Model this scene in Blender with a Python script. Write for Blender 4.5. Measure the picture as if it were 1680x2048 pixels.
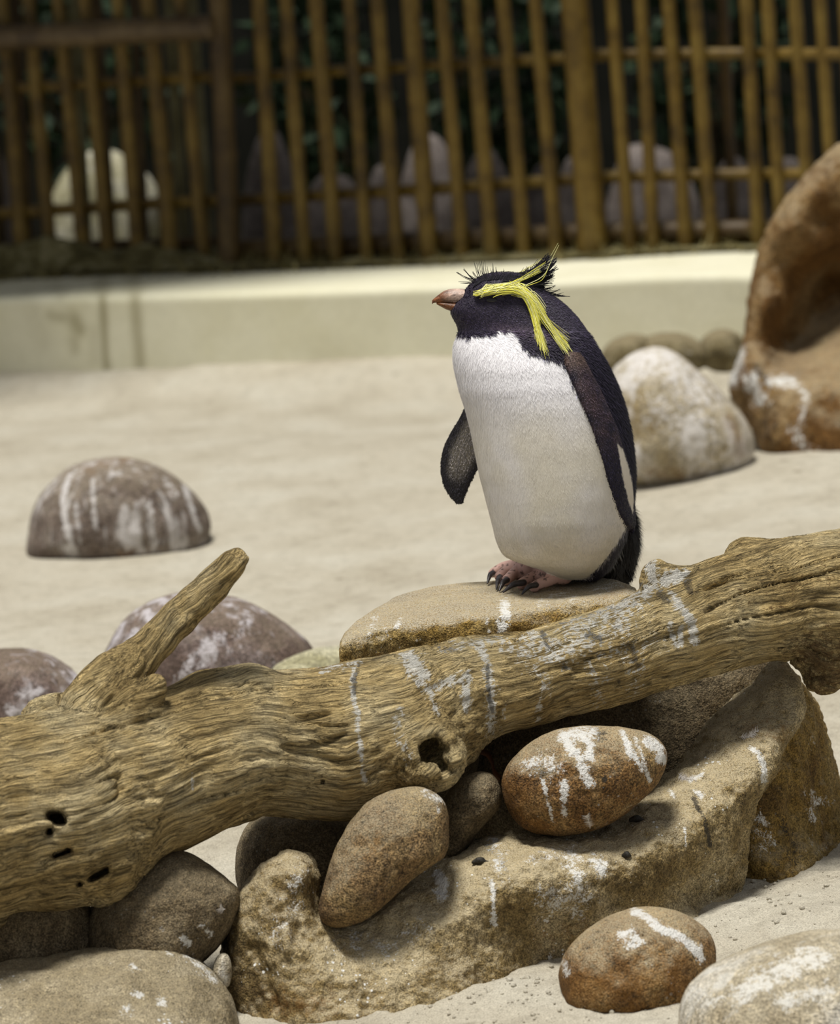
import bpy, bmesh, math, random
import numpy as np
from mathutils import Vector, Matrix
from mathutils.bvhtree import BVHTree

for o in list(bpy.data.objects):
    bpy.data.objects.remove(o)
scene = bpy.context.scene
COL = scene.collection
random.seed(7)
rng = np.random.default_rng(11)

# ---------------------------------------------------------------- camera
FPX, IW, IH = 8400.0, 1680.0, 2048.0
PITCH, ROLL = math.radians(10.26), math.radians(5.5)
CAM = np.array([0.0, -6.0, 1.65])
FWD = np.array([0.0, math.cos(PITCH), -math.sin(PITCH)])
UP0 = np.array([0.0, math.sin(PITCH), math.cos(PITCH)])
RT0 = np.array([1.0, 0.0, 0.0])
RT = math.cos(ROLL) * RT0 - math.sin(ROLL) * UP0
UP = math.sin(ROLL) * RT0 + math.cos(ROLL) * UP0
cam_data = bpy.data.cameras.new('camera')
cam = bpy.data.objects.new('camera', cam_data)
COL.objects.link(cam)
M = Matrix.Identity(4)
for i in range(3):
    M[i][0], M[i][1], M[i][2], M[i][3] = RT[i], UP[i], -FWD[i], CAM[i]
cam.matrix_world = M
cam_data.sensor_fit = 'VERTICAL'
cam_data.sensor_height = 36.0
cam_data.lens = FPX / IH * 36.0
cam_data.clip_end = 100
cam_data.dof.use_dof = True
cam_data.dof.focus_distance = 6.02
cam_data.dof.aperture_fstop = 5.6
scene.camera = cam

# ---------------------------------------------------------------- light
world = bpy.data.worlds.new('world')
scene.world = world
world.use_nodes = True
world.node_tree.nodes['Background'].inputs[0].default_value = (0.93, 0.95, 1.0, 1)
world.node_tree.nodes['Background'].inputs[1].default_value = 0.27
sd = bpy.data.lights.new('sun_offscreen', 'SUN')
sd.energy = 3.6
sd.angle = math.radians(14)
sd.color = (1.0, 0.965, 0.9)
sun = bpy.data.objects.new('sun_offscreen', sd)
COL.objects.link(sun)
sun.rotation_euler = Vector((0.10, 0.17, -1.0)).to_track_quat('-Z', 'Y').to_euler()
sun.location = (0, 0, 6)
vs = scene.view_settings
vs.view_transform = 'Standard'
vs.look = 'None'
vs.gamma = 1.0
vs.use_curve_mapping = False
vs.exposure = 0.22

# ---------------------------------------------------------------- helpers: positions
def ray(x, y):
    x = np.asarray(x, float); y = np.asarray(y, float)
    return FWD + ((x - IW / 2) / FPX)[..., None] * RT - ((y - IH / 2) / FPX)[..., None] * UP
def P(x, y, D):                     # pixel + depth along the view axis -> world
    return CAM + ray(x, y) * np.asarray(D, float)[..., None]
def Dz(x, y, z=0.0):                # depth at which the pixel's ray meets height z
    return (z - CAM[2]) / ray(x, y)[..., 2]
def Dy(x, y, yw):                   # depth at which it meets the plane y = yw
    return (yw - CAM[1]) / ray(x, y)[..., 1]
def Pz(x, y, z=0.0): return P(x, y, Dz(x, y, z))
def Py(x, y, yw): return P(x, y, Dy(x, y, yw))
def proj(p):
    q = np.asarray(p, float) - CAM
    D = q @ FWD
    return IW / 2 + (q @ RT) / D * FPX, IH / 2 - (q @ UP) / D * FPX, D

# ---------------------------------------------------------------- helpers: noise
def _hash(i, j, k, seed):
    h = (i * 374761393 + j * 668265263 + k * 2147483647 + seed * 974711).astype(np.int64) & 0xffffffff
    h = ((h ^ (h >> 13)) * 1274126177) & 0xffffffff
    h = ((h ^ (h >> 15)) * 2246822519) & 0xffffffff
    return ((h ^ (h >> 16)) & 0xffffff) / float(0xffffff)
def vnoise(p, seed=0):
    p = np.asarray(p, float)
    i = np.floor(p).astype(np.int64); f = p - i
    u = f * f * f * (f * (f * 6 - 15) + 10)
    r = 0
    for a in (0, 1):
        wa = u[..., 0] if a else 1 - u[..., 0]
        for b in (0, 1):
            wb = u[..., 1] if b else 1 - u[..., 1]
            for c in (0, 1):
                wc = u[..., 2] if c else 1 - u[..., 2]
                r = r + wa * wb * wc * _hash(i[..., 0] + a, i[..., 1] + b, i[..., 2] + c, seed)
    return r
def fbm(p, octaves=3, seed=0, gain=0.5):
    p = np.asarray(p, float); a, s, t = 1.0, 0.0, 0.0
    for o in range(octaves):
        s = s + a * (vnoise(p * 2.03 ** o, seed + o * 17) - 0.5); t += a; a *= gain
    return s / t
def smooth01(a, b, x):
    t = np.clip((x - a) / (b - a), 0, 1)
    return t * t * (3 - 2 * t)

# ---------------------------------------------------------------- helpers: objects
def mesh_np(name, verts, faces, smooth=True):
    """verts (n,3); faces (m,k) array with k = 3 or 4, or a list of lists"""
    me = bpy.data.meshes.new(name)
    verts = np.ascontiguousarray(verts, dtype=np.float32)
    if isinstance(faces, np.ndarray):
        m, k = faces.shape
        me.vertices.add(len(verts)); me.vertices.foreach_set('co', verts.ravel())
        me.loops.add(m * k); me.loops.foreach_set('vertex_index', np.ascontiguousarray(faces, dtype=np.int32).ravel())
        me.polygons.add(m)
        me.polygons.foreach_set('loop_start', np.arange(0, m * k, k, dtype=np.int32))
        me.update(calc_edges=True)
    else:
        me.from_pydata(verts.tolist(), [], faces)
        me.update()
    if smooth:
        me.polygons.foreach_set('use_smooth', np.ones(len(me.polygons), dtype=bool))
    return me
def vnormals(me):
    n = np.empty(len(me.vertices) * 3, dtype=np.float32)
    me.vertices.foreach_get('normal', n)
    return n.reshape(-1, 3).astype(float)
def vco(me):
    n = np.empty(len(me.vertices) * 3, dtype=np.float32)
    me.vertices.foreach_get('co', n)
    return n.reshape(-1, 3).astype(float)
def set_attr(me, name, arr):
    arr = np.asarray(arr, dtype=np.float32)
    if arr.shape[1] == 3 and name == 'grain':
        a = me.attributes.new(name, 'FLOAT_VECTOR', 'POINT'); a.data.foreach_set('vector', np.ascontiguousarray(arr).ravel())
    else:
        if arr.shape[1] == 3: arr = np.concatenate([arr, np.ones((len(arr), 1), np.float32)], 1)
        a = me.attributes.new(name, 'FLOAT_COLOR', 'POINT'); a.data.foreach_set('color', np.ascontiguousarray(arr).ravel())
def tag(o, label, cat=None, group=None, kind=None):
    o['label'] = label
    if cat: o['category'] = cat
    if group: o['group'] = group
    if kind: o['kind'] = kind
    return o
def link(name, me, mat=None, parent=None):
    o = bpy.data.objects.new(name, me)
    COL.objects.link(o)
    if mat is not None and me is not None: me.materials.append(mat)
    if parent is not None: o.parent = parent
    return o
def place(name, verts, faces, mat, base=None, parent=None, smooth=True, attrs=None):
    """world-space mesh -> object whose origin is at its base (or, for a part, at its thing's origin)"""
    v = np.asarray(verts, float)
    if parent is not None: org = root_loc(parent)
    elif base is not None: org = np.asarray(base, float)
    else: org = np.array([v[:, 0].mean(), v[:, 1].mean(), v[:, 2].min()])
    me = mesh_np(name, v - org, faces, smooth)
    for k, a in (attrs or {}).items(): set_attr(me, k, a)
    o = link(name, me, mat, parent)
    if parent is None: o.location = org
    return o
def root_loc(o):
    l = np.zeros(3)
    while o is not None:
        l = l + np.array(o.location); o = o.parent
    return l
def empty(name, loc):
    o = bpy.data.objects.new(name, None); COL.objects.link(o)
    o.location = loc; o.empty_display_size = 0.05
    return o

# ---------------------------------------------------------------- helpers: surfaces
def surface_nets(f):
    """closed quads around f < 0 on a grid; returns grid-space verts and quads"""
    s = f < 0
    nx, ny, nz = f.shape
    cnt = np.zeros((nx - 1, ny - 1, nz - 1), np.int8)
    for a in (0, 1):
        for b in (0, 1):
            for c in (0, 1):
                cnt += s[a:nx - 1 + a, b:ny - 1 + b, c:nz - 1 + c]
    act = (cnt > 0) & (cnt < 8)
    I, J, K = np.nonzero(act)
    idx = -np.ones(act.shape, np.int64); idx[I, J, K] = np.arange(len(I))
    acc = np.zeros((len(I), 3)); num = np.zeros(len(I))
    cs = [(a, b, c) for a in (0, 1) for b in (0, 1) for c in (0, 1)]
    for p in cs:
        for q in cs:
            dd = [q[i] - p[i] for i in range(3)]
            if sum(dd) != 1 or min(dd) < 0: continue
            fa = f[I + p[0], J + p[1], K + p[2]]; fb = f[I + q[0], J + q[1], K + q[2]]
            m = (fa < 0) != (fb < 0)
            t = np.where(m, fa / np.where(m, fa - fb, 1), 0)
            pos = np.array(p)[None] + t[:, None] * np.array(dd)[None]
            acc += pos * m[:, None]; num += m
    V = np.stack([I, J, K], 1) + acc / num[:, None]
    quads = []
    for ax in range(3):
        sl0 = [slice(None)] * 3; sl1 = [slice(None)] * 3
        sl0[ax] = slice(0, -1); sl1[ax] = slice(1, None)
        d = s[tuple(sl0)] != s[tuple(sl1)]
        inside_first = s[tuple(sl0)]
        E = np.array(np.nonzero(d)).T
        o1, o2 = (ax + 1) % 3, (ax + 2) % 3
        ok = (E[:, o1] > 0) & (E[:, o2] > 0) & (E[:, o1] < f.shape[o1] - 1) & (E[:, o2] < f.shape[o2] - 1)
        E = E[ok]
        fl = inside_first[E[:, 0], E[:, 1], E[:, 2]]
        def cell(d1, d2):
            e = E.copy(); e[:, o1] -= d1; e[:, o2] -= d2
            return idx[e[:, 0], e[:, 1], e[:, 2]]
        q = np.stack([cell(1, 1), cell(0, 1), cell(0, 0), cell(1, 0)], 1)
        q = np.where(fl[:, None], q, q[:, ::-1])
        quads.append(q)
    return V, np.concatenate(quads)
def relax(V, F, n=1, w=0.5):
    e = np.concatenate([np.stack([F[:, i], F[:, (i + 1) % F.shape[1]]], 1) for i in range(F.shape[1])])
    e = np.concatenate([e, e[:, ::-1]])
    deg = np.bincount(e[:, 0], minlength=len(V))[:, None]
    for _ in range(n):
        acc = np.stack([np.bincount(e[:, 0], weights=V[e[:, 1], k], minlength=len(V)) for k in range(3)], 1)
        V = V + w * (acc / np.maximum(deg, 1) - V)
    return V
def smooth_poly(pts, n=360):
    p = np.asarray(pts, float); m = len(p); out = []
    per = max(2, n // m)
    for i in range(m):
        p0, p1, p2, p3 = p[i - 1], p[i], p[(i + 1) % m], p[(i + 2) % m]
        for t in np.linspace(0, 1, per, endpoint=False):
            out.append(0.5 * ((2 * p1) + (p2 - p0) * t + (2 * p0 - 5 * p1 + 4 * p2 - p3) * t * t + (3 * p1 - p0 - 3 * p2 + p3) * t ** 3))
    return np.array(out)
def smooth_path(pts, n=60):
    p = np.asarray(pts, float)
    q = np.concatenate([[2 * p[0] - p[1]], p, [2 * p[-1] - p[-2]]])
    out = []; m = len(p) - 1
    for u in np.linspace(0, m, n):
        i = min(int(u), m - 1); t = u - i
        p0, p1, p2, p3 = q[i], q[i + 1], q[i + 2], q[i + 3]
        out.append(0.5 * ((2 * p1) + (p2 - p0) * t + (2 * p0 - 5 * p1 + 4 * p2 - p3) * t * t + (3 * p1 - p0 - 3 * p2 + p3) * t ** 3))
    return np.array(out)
def poly_sdf(poly, X, Y):
    d = np.full(X.shape, 1e9); inside = np.zeros(X.shape, bool)
    n = len(poly)
    for i in range(n):
        x0, y0 = poly[i]; x1, y1 = poly[(i + 1) % n]
        ex, ey = x1 - x0, y1 - y0
        t = np.clip(((X - x0) * ex + (Y - y0) * ey) / (ex * ex + ey * ey + 1e-12), 0, 1)
        d = np.minimum(d, (X - x0 - t * ex) ** 2 + (Y - y0 - t * ey) ** 2)
        c = (y0 > Y) != (y1 > Y)
        with np.errstate(divide='ignore', invalid='ignore'):
            xi = x0 + (Y - y0) / (ey if ey != 0 else 1e-12) * ex
        inside ^= c & (X < xi)
    d = np.sqrt(d)
    return np.where(inside, -d, d)
_ico = {}
def ico(sub):
    if sub not in _ico:
        bm = bmesh.new(); bmesh.ops.create_icosphere(bm, subdivisions=sub, radius=1.0)
        v = np.array([x.co[:] for x in bm.verts]); f = np.array([[a.index for a in x.verts] for x in bm.faces]); bm.free()
        _ico[sub] = (v, f)
    return _ico[sub]
def seg_mask(px, py, strokes, seed=0, jit=0.35):
    """strokes: (points, width px[, strength]) in photo pixels -> 0..1 per vertex"""
    m = np.zeros(len(px))
    jn = 1 + jit * 2 * fbm(np.stack([px * 0.06, py * 0.02, px * 0], 1), 2, seed)
    for st in strokes:
        pts, w = st[0], st[1]; k = st[2] if len(st) > 2 else 1.0
        d = np.full(len(px), 1e9)
        for (x0, y0), (x1, y1) in zip(pts[:-1], pts[1:]):
            ex, ey = x1 - x0, y1 - y0
            t = np.clip(((px - x0) * ex + (py - y0) * ey) / (ex * ex + ey * ey + 1e-9), 0, 1)
            d = np.minimum(d, np.hypot(px - x0 - t * ex, py - y0 - t * ey))
        m = np.maximum(m, 0.84 * k * (1 - smooth01(0.0, 2.3 * w, d * jn)))
    return m
def paint_attr(v, n, white=(), dark=(), ochre=(), seed=0):
    px, py, D = proj(v)
    view = v - CAM; view /= np.linalg.norm(view, axis=1)[:, None]
    face = smooth01(-0.02, 0.12, -(view * n).sum(1))
    a = np.zeros((len(v), 4)); a[:, 3] = 1
    for k, s in enumerate((white, dark, ochre)):
        if len(s): a[:, k] = seg_mask(px, py, s, seed + k) * face
    return a

# ---------------------------------------------------------------- helpers: materials
def newmat(name):
    m = bpy.data.materials.new(name); m.use_nodes = True
    nt = m.node_tree; nt.nodes.clear()
    out = nt.nodes.new('ShaderNodeOutputMaterial')
    b = nt.nodes.new('ShaderNodeBsdfPrincipled')
    nt.links.new(b.outputs[0], out.inputs[0])
    return m, nt, b
def L(nt, a, b): nt.links.new(a, b)
def N(nt, t, **kw):
    n = nt.nodes.new(t)
    for k, v in kw.items(): setattr(n, k, v)
    return n
def noise(nt, vec, scale, detail=4, rough=0.6, dist=0.0):
    n = N(nt, 'ShaderNodeTexNoise'); n.inputs['Scale'].default_value = scale
    n.inputs['Detail'].default_value = detail; n.inputs['Roughness'].default_value = rough
    n.inputs['Distortion'].default_value = dist
    if vec is not None: L(nt, vec, n.inputs['Vector'])
    return n.outputs['Fac']
def ramp(nt, fac, stops, interp='LINEAR'):
    r = N(nt, 'ShaderNodeValToRGB'); r.color_ramp.interpolation = interp
    e = r.color_ramp.elements
    while len(e) > 1: e.remove(e[0])
    e[0].position = stops[0][0]; e[0].color = (*stops[0][1], 1)
    for p, c in stops[1:]:
        x = e.new(p); x.color = (*c, 1)
    L(nt, fac, r.inputs[0])
    return r.outputs[0]
def g1(v): return (v, v, v)
def mix(nt, fac, a, b, mode='MIX'):
    n = N(nt, 'ShaderNodeMix', data_type='RGBA', blend_type=mode)
    for s, v in ((0, fac), (6, a), (7, b)):
        if isinstance(v, (int, float)): n.inputs[s].default_value = v
        elif isinstance(v, tuple): n.inputs[s].default_value = (*v, 1) if len(v) == 3 else v
        else: L(nt, v, n.inputs[s])
    return n.outputs[2]
def math_(nt, op, a, b=None, clamp=False):
    n = N(nt, 'ShaderNodeMath', operation=op); n.use_clamp = clamp
    for s, v in ((0, a), (1, b)):
        if v is None: continue
        if isinstance(v, (int, float)): n.inputs[s].default_value = v
        else: L(nt, v, n.inputs[s])
    return n.outputs[0]
def sstep(nt, v, a, b):
    n = N(nt, 'ShaderNodeMapRange', interpolation_type='SMOOTHSTEP')
    n.inputs['From Min'].default_value = a; n.inputs['From Max'].default_value = b
    L(nt, v, n.inputs['Value'])
    return n.outputs[0]
def mapping(nt, vec, scale=(1, 1, 1), rot=(0, 0, 0)):
    n = N(nt, 'ShaderNodeMapping'); n.inputs['Scale'].default_value = scale; n.inputs['Rotation'].default_value = rot
    L(nt, vec, n.inputs['Vector'])
    return n.outputs[0]
def bump(nt, b, h, strength=0.5, dist=0.01, prev=None):
    n = N(nt, 'ShaderNodeBump'); n.inputs['Strength'].default_value = strength; n.inputs['Distance'].default_value = dist
    L(nt, h, n.inputs['Height'])
    if prev is not None: L(nt, prev, n.inputs['Normal'])
    L(nt, n.outputs[0], b.inputs['Normal'])
    return n.outputs[0]
def srgb(r, g, b):
    f = lambda c: ((c / 255) / 12.92 if c / 255 <= 0.04045 else ((c / 255 + 0.055) / 1.055) ** 2.4)
    return (f(r), f(g), f(b))
def rock_mat(name, cols, scale=9, dust=None, dust_amt=0.5, speck=0.3, rough=0.85, streaks=0.0, grainy=1.0, guano=(0.78, 0.78, 0.75), streak_rot=0.0):
    m, nt, b = newmat(name)
    tc = N(nt, 'ShaderNodeTexCoord').outputs['Object']
    n1 = noise(nt, tc, scale, 6, 0.62, 0.4)
    c = ramp(nt, n1, [(0.30, cols[0]), (0.47, cols[1]), (0.60, cols[2]), (0.75, cols[1])])
    n2 = noise(nt, tc, scale * 5, 5, 0.7)
    c = mix(nt, 0.55, c, ramp(nt, n2, [(0.3, g1(0.35)), (0.55, g1(0.95)), (0.75, g1(1.0))]), 'MULTIPLY')
    fine = noise(nt, tc, 420, 2, 0.6)
    mid = noise(nt, tc, 150, 3, 0.75)
    c = mix(nt, 0.7 * grainy, c, ramp(nt, mid, [(0.36, g1(0.40)), (0.5, g1(0.92)), (0.64, g1(1.35))]), 'MULTIPLY')
    c = mix(nt, 0.8 * grainy, c, ramp(nt, fine, [(0.36, g1(0.30)), (0.5, g1(0.9)), (0.64, g1(1.6))]), 'MULTIPLY')
    if dust is not None:
        geo = N(nt, 'ShaderNodeNewGeometry'); sep = N(nt, 'ShaderNodeSeparateXYZ'); L(nt, geo.outputs['Normal'], sep.inputs[0])
        dn = noise(nt, tc, 26, 6, 0.7)
        df = math_(nt, 'ADD', sep.outputs[2], math_(nt, 'MULTIPLY', math_(nt, 'SUBTRACT', dn, 0.5), 1.6))
        df = math_(nt, 'MULTIPLY', sstep(nt, df, 0.25, 0.9), dust_amt)
        gr = noise(nt, tc, 520, 2, 0.7)
        df = math_(nt, 'MULTIPLY', df, sstep(nt, gr, 0.30, 0.6))
        c = mix(nt, df, c, dust)
    if streaks > 0:
        sm = mapping(nt, tc, (38, 38, 5.0), (0, streak_rot, 0))
        s1 = noise(nt, sm, 1.0, 4, 0.62, 0.7)
        s2 = noise(nt, tc, 7, 3, 0.6)
        sf = math_(nt, 'ADD', s1, math_(nt, 'MULTIPLY', math_(nt, 'SUBTRACT', s2, 0.5), 0.8))
        sf = math_(nt, 'MULTIPLY', sstep(nt, sf, 0.50, 0.70), streaks)
        c = mix(nt, sf, c, guano)
    if speck > 0:
        v = N(nt, 'ShaderNodeTexVoronoi'); v.inputs['Scale'].default_value = 120; L(nt, tc, v.inputs['Vector'])
        s3 = noise(nt, tc, 13, 3, 0.6)
        th = math_(nt, 'MULTIPLY', sstep(nt, s3, 0.48, 0.75), 0.33)
        sp = math_(nt, 'LESS_THAN', v.outputs['Distance'], th)
        c = mix(nt, math_(nt, 'MULTIPLY', sp, speck), c, guano)
    at = N(nt, 'ShaderNodeAttribute', attribute_name='paint'); sp = N(nt, 'ShaderNodeSeparateColor'); L(nt, at.outputs['Color'], sp.inputs[0])
    en = math_(nt, 'ADD', math_(nt, 'MULTIPLY', noise(nt, tc, 70, 4, 0.75), 0.55), math_(nt, 'MULTIPLY', noise(nt, tc, 330, 3, 0.8), 0.45))
    def msk(ch, lo=0.40, hi=0.66):
        return sstep(nt, math_(nt, 'ADD', sp.outputs[ch], math_(nt, 'MULTIPLY', math_(nt, 'SUBTRACT', en, 0.5), 3.4)), lo, hi)
    pos = lambda ch: math_(nt, 'GREATER_THAN', sp.outputs[ch], 0.02)
    c = mix(nt, math_(nt, 'MULTIPLY', math_(nt, 'MULTIPLY', msk(2, 0.2, 0.8), pos(2)), 0.55), c, srgb(122, 84, 34))
    c = mix(nt, math_(nt, 'MULTIPLY', math_(nt, 'MULTIPLY', msk(1), pos(1)), 0.85), c, srgb(48, 46, 42))
    c = mix(nt, math_(nt, 'MULTIPLY', math_(nt, 'MULTIPLY', msk(0), pos(0)), 0.86), c, guano)
    L(nt, c, b.inputs['Base Color'])
    b.inputs['Roughness'].default_value = rough
    b.inputs['Specular IOR Level'].default_value = 0.25
    h = math_(nt, 'ADD', math_(nt, 'MULTIPLY', n2, 0.7), math_(nt, 'ADD', math_(nt, 'MULTIPLY', mid, 0.30), math_(nt, 'MULTIPLY', fine, 0.22 * grainy)))
    bump(nt, b, h, 0.9, 0.014)
    return m
def plain_mat(name, c1, c2=None, scale=20, rough=0.7, spec=0.3, bstr=0.3):
    m, nt, b = newmat(name)
    tc = N(nt, 'ShaderNodeTexCoord').outputs['Object']
    n = noise(nt, tc, scale, 4, 0.6)
    L(nt, ramp(nt, n, [(0.35, c1), (0.65, c2 or c1)]), b.inputs['Base Color'])
    b.inputs['Roughness'].default_value = rough; b.inputs['Specular IOR Level'].default_value = spec
    if bstr: bump(nt, b, n, bstr, 0.005)
    return m
def attr_mat(name, attr='tint', rough=0.6, spec=0.3, sheen=0.0, noise_amt=0.25, nscale=200, bs=0.25):
    m, nt, b = newmat(name)
    tc = N(nt, 'ShaderNodeTexCoord').outputs['Object']
    at = N(nt, 'ShaderNodeAttribute', attribute_name=attr)
    n = noise(nt, tc, nscale, 3, 0.6)
    L(nt, mix(nt, noise_amt, at.outputs['Color'], ramp(nt, n, [(0.3, g1(0.4)), (0.6, g1(1.1))]), 'MULTIPLY'), b.inputs['Base Color'])
    b.inputs['Roughness'].default_value = rough; b.inputs['Specular IOR Level'].default_value = spec
    b.inputs['Sheen Weight'].default_value = sheen
    if bs: bump(nt, b, n, bs, 0.002)
    return m

# ================================================================ SETTING
# ---- sand floor (height field)
WALL_PTS = [(-700, 782), (-200, 752), (0, 742), (300, 738), (700, 730), (1100, 718), (1370, 706), (1600, 712), (2300, 760)]   # foot of the wall, photo px
WALLF = np.array([Pz(x, y, 0.0) for x, y in WALL_PTS])
WALLX = np.concatenate([[WALLF[0] + (WALLF[0] - WALLF[2]) * 2.2], WALLF, [WALLF[-1] + (WALLF[-1] - WALLF[-2]) * 1.8]])
def wall_front_y(x): return np.interp(x, WALLX[:, 0], WALLX[:, 1])
def sand_z(X, Y):
    p = np.stack([X, Y, 0 * X], -1)
    z = 0.020 * fbm(p * 2.2, 3, 5) + 0.008 * fbm(p * 9, 3, 9)
    near = 1 - smooth01(0.2, 1.6, Y)
    z = z + near * (0.012 * fbm(p * 22, 3, 31) + 0.006 * fbm(p * 70, 2, 33))
    # bank heaped against the wall
    dw = wall_front_y(X) - Y
    z = z - 0.05 * smooth01(0.03, 0.30 + 0.15 * fbm(p * 1.3, 2, 40), dw) * (1 - smooth01(0.5, 1.5, dw)) + 0.012 * (1 - smooth01(0.0, 0.5, dw)) * (0.5 + 3 * fbm(p * np.array([1.5, 0.3, 1]), 2, 41))
    # low mounds behind the boulders on the right and in front of the ledge
    def mound(px, py, r, h):
        c = Pz(px, py, 0.0); return h * np.exp(-((X - c[0]) ** 2 + (Y - c[1]) ** 2) / r ** 2)
    z = z + mound(1640, 940, 0.30, 0.035) + mound(1200, 1000, 0.3, -0.01)
    z = z + mound(1600, 1830, 0.12, 0.02) + mound(1050, 1985, 0.10, 0.012)
    return z
def graded(lo, hi, c0, c1, fine, growth):
    a = list(np.arange(c0, c1, fine)); s = fine; x = a[-1]
    while x < hi: s *= growth; x += s; a.append(min(x, hi))
    s = fine; x = a[0]; pre = []
    while x > lo: s *= growth; x -= s; pre.append(max(x, lo))
    return np.array(pre[::-1] + a)
gx = graded(-5, 5, -0.85, 0.95, 0.007, 1.035)
gy = graded(-2.4, 7.2, -0.95, 0.45, 0.007, 1.02)
GX, GY = np.meshgrid(gx, gy, indexing='ij')
GZ = sand_z(GX, GY)
idg = np.arange(GX.size).reshape(GX.shape)
sf = np.stack([idg[:-1, :-1], idg[1:, :-1], idg[1:, 1:], idg[:-1, 1:]], -1).reshape(-1, 4)
def sand_mat():
    m, nt, b = newmat('sand')
    tc = N(nt, 'ShaderNodeTexCoord').outputs['Object']
    n1 = noise(nt, tc, 3.5, 5, 0.6); n2 = noise(nt, tc, 28, 5, 0.7); n3 = noise(nt, tc, 420, 2, 0.7)
    c = ramp(nt, n1, [(0.3, srgb(170, 162, 144)), (0.5, srgb(184, 177, 160)), (0.7, srgb(192, 187, 172))])
    c = mix(nt, 0.5, c, ramp(nt, n2, [(0.28, g1(0.62)), (0.5, g1(0.98)), (0.8, g1(1.02))]), 'MULTIPLY')
    c = mix(nt, 0.6, c, ramp(nt, n3, [(0.33, g1(0.45)), (0.5, g1(0.95)), (0.68, g1(1.35))]), 'MULTIPLY')
    # scattered dark droppings and damp spots
    v = N(nt, 'ShaderNodeTexVoronoi'); v.inputs['Scale'].default_value = 7; L(nt, tc, v.inputs['Vector'])
    sp = math_(nt, 'SUBTRACT', 1.0, sstep(nt, math_(nt, 'ADD', v.outputs['Distance'], math_(nt, 'MULTIPLY', n2, 0.12)), 0.07, 0.18))
    c = mix(nt, math_(nt, 'MULTIPLY', sp, 0.6), c, srgb(112, 102, 84))
    L(nt, c, b.inputs['Base Color']); b.inputs['Roughness'].default_value = 0.95; b.inputs['Specular IOR Level'].default_value = 0.1
    h = math_(nt, 'ADD', math_(nt, 'MULTIPLY', n2, 0.5), math_(nt, 'MULTIPLY', n3, 0.3))
    bump(nt, b, h, 0.6, 0.012)
    return m
SAND = sand_mat()
fl = place('floor', np.stack([GX, GY, GZ], -1).reshape(-1, 3), sf, SAND, base=(0, 0, 0))
tag(fl, 'pale beige sand covering the penguin enclosure floor', 'sand', kind='structure')

# ---- low rendered wall
WALL_TOP_PX = [(-700, 640), (-200, 612), (0, 600), (300, 592), (700, 576), (1100, 556), (1370, 546), (1600, 552), (2300, 610)]
def wall_z_at(i):
    w = WALLF[i]; x, y = WALL_TOP_PX[i]
    return Py(x, y, w[1])
wt = np.array([wall_z_at(i) for i in range(len(WALL_PTS))])
WALL_H = float(np.median(wt[1:-1, 2]))
WD = 0.44
path = smooth_path(WALLX[:, :2], 1000)
tan = np.gradient(path, axis=0); tan /= np.linalg.norm(tan, axis=1)[:, None]
nor = np.stack([-tan[:, 1], tan[:, 0]], 1)          # points away from the camera
prof = [(0.0, -0.10)] + [(0.0, z) for z in np.linspace(0, WALL_H - 0.016, 26)] + [(0.004, WALL_H - 0.006), (0.012, WALL_H)] + [(d, WALL_H) for d in np.linspace(0.05, WD, 8)] + [(WD, -0.1)]
prof = np.array(prof)
wv = np.zeros((len(path), len(prof), 3))
wv[..., 0] = path[:, None, 0] + nor[:, None, 0] * prof[None, :, 0]
wv[..., 1] = path[:, None, 1] + nor[:, None, 1] * prof[None, :, 0]
wv[..., 2] = prof[None, :, 1]
wv[..., :2] += 0.004 * fbm(wv * 5, 2, 3)[..., None]
idw = np.arange(wv.shape[0] * wv.shape[1]).reshape(wv.shape[:2])
wf = np.stack([idw[:-1, :-1], idw[1:, :-1], idw[1:, 1:], idw[:-1, 1:]], -1).reshape(-1, 4)
def wall_mat():
    m, nt, b = newmat('cream_render')
    tc = N(nt, 'ShaderNodeTexCoord').outputs['Object']
    n1 = noise(nt, tc, 3, 5, 0.65); n2 = noise(nt, tc, 60, 4, 0.6)
    c = ramp(nt, n1, [(0.3, srgb(210, 206, 176)), (0.6, srgb(220, 217, 192))])
    c = mix(nt, 0.35, c, ramp(nt, n2, [(0.3, g1(0.8)), (0.6, g1(1.0))]), 'MULTIPLY')
    at = N(nt, 'ShaderNodeAttribute', attribute_name='paint'); sp = N(nt, 'ShaderNodeSeparateColor'); L(nt, at.outputs['Color'], sp.inputs[0])
    c = mix(nt, math_(nt, 'MULTIPLY', sp.outputs[1], 0.8), c, srgb(120, 110, 66))
    L(nt, c, b.inputs['Base Color']); b.inputs['Roughness'].default_value = 0.8
    bump(nt, b, n2, 0.2, 0.005)
    return m
wvf = wv.reshape(-1, 3)
wnorm = np.tile(np.array([0, -1.0, 0.3]), (len(wvf), 1))
wpaint = paint_attr(wvf, wnorm,
    dark=[([(203, 560), (212, 735)], 7, 1.0), ([(268, 556), (282, 740)], 9, 0.8), ([(150, 640), (160, 660)], 12, 0.8), ([(100, 630), (130, 636)], 8, 0.6),
          ([(148, 680), (150, 700)], 9, .5), ([(110, 570), (120, 590)], 8, .5), ([(60, 600), (90, 690)], 16, .25), ([(190, 660), (195, 720)], 12, .3)], seed=4)
wall = place('wall_back', wvf, wf, wall_mat(), base=(path[500, 0], path[500, 1], 0), attrs={'paint': wpaint})
tag(wall, 'low cream rendered wall with a wide flat top behind the sand', 'wall', kind='structure')

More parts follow.
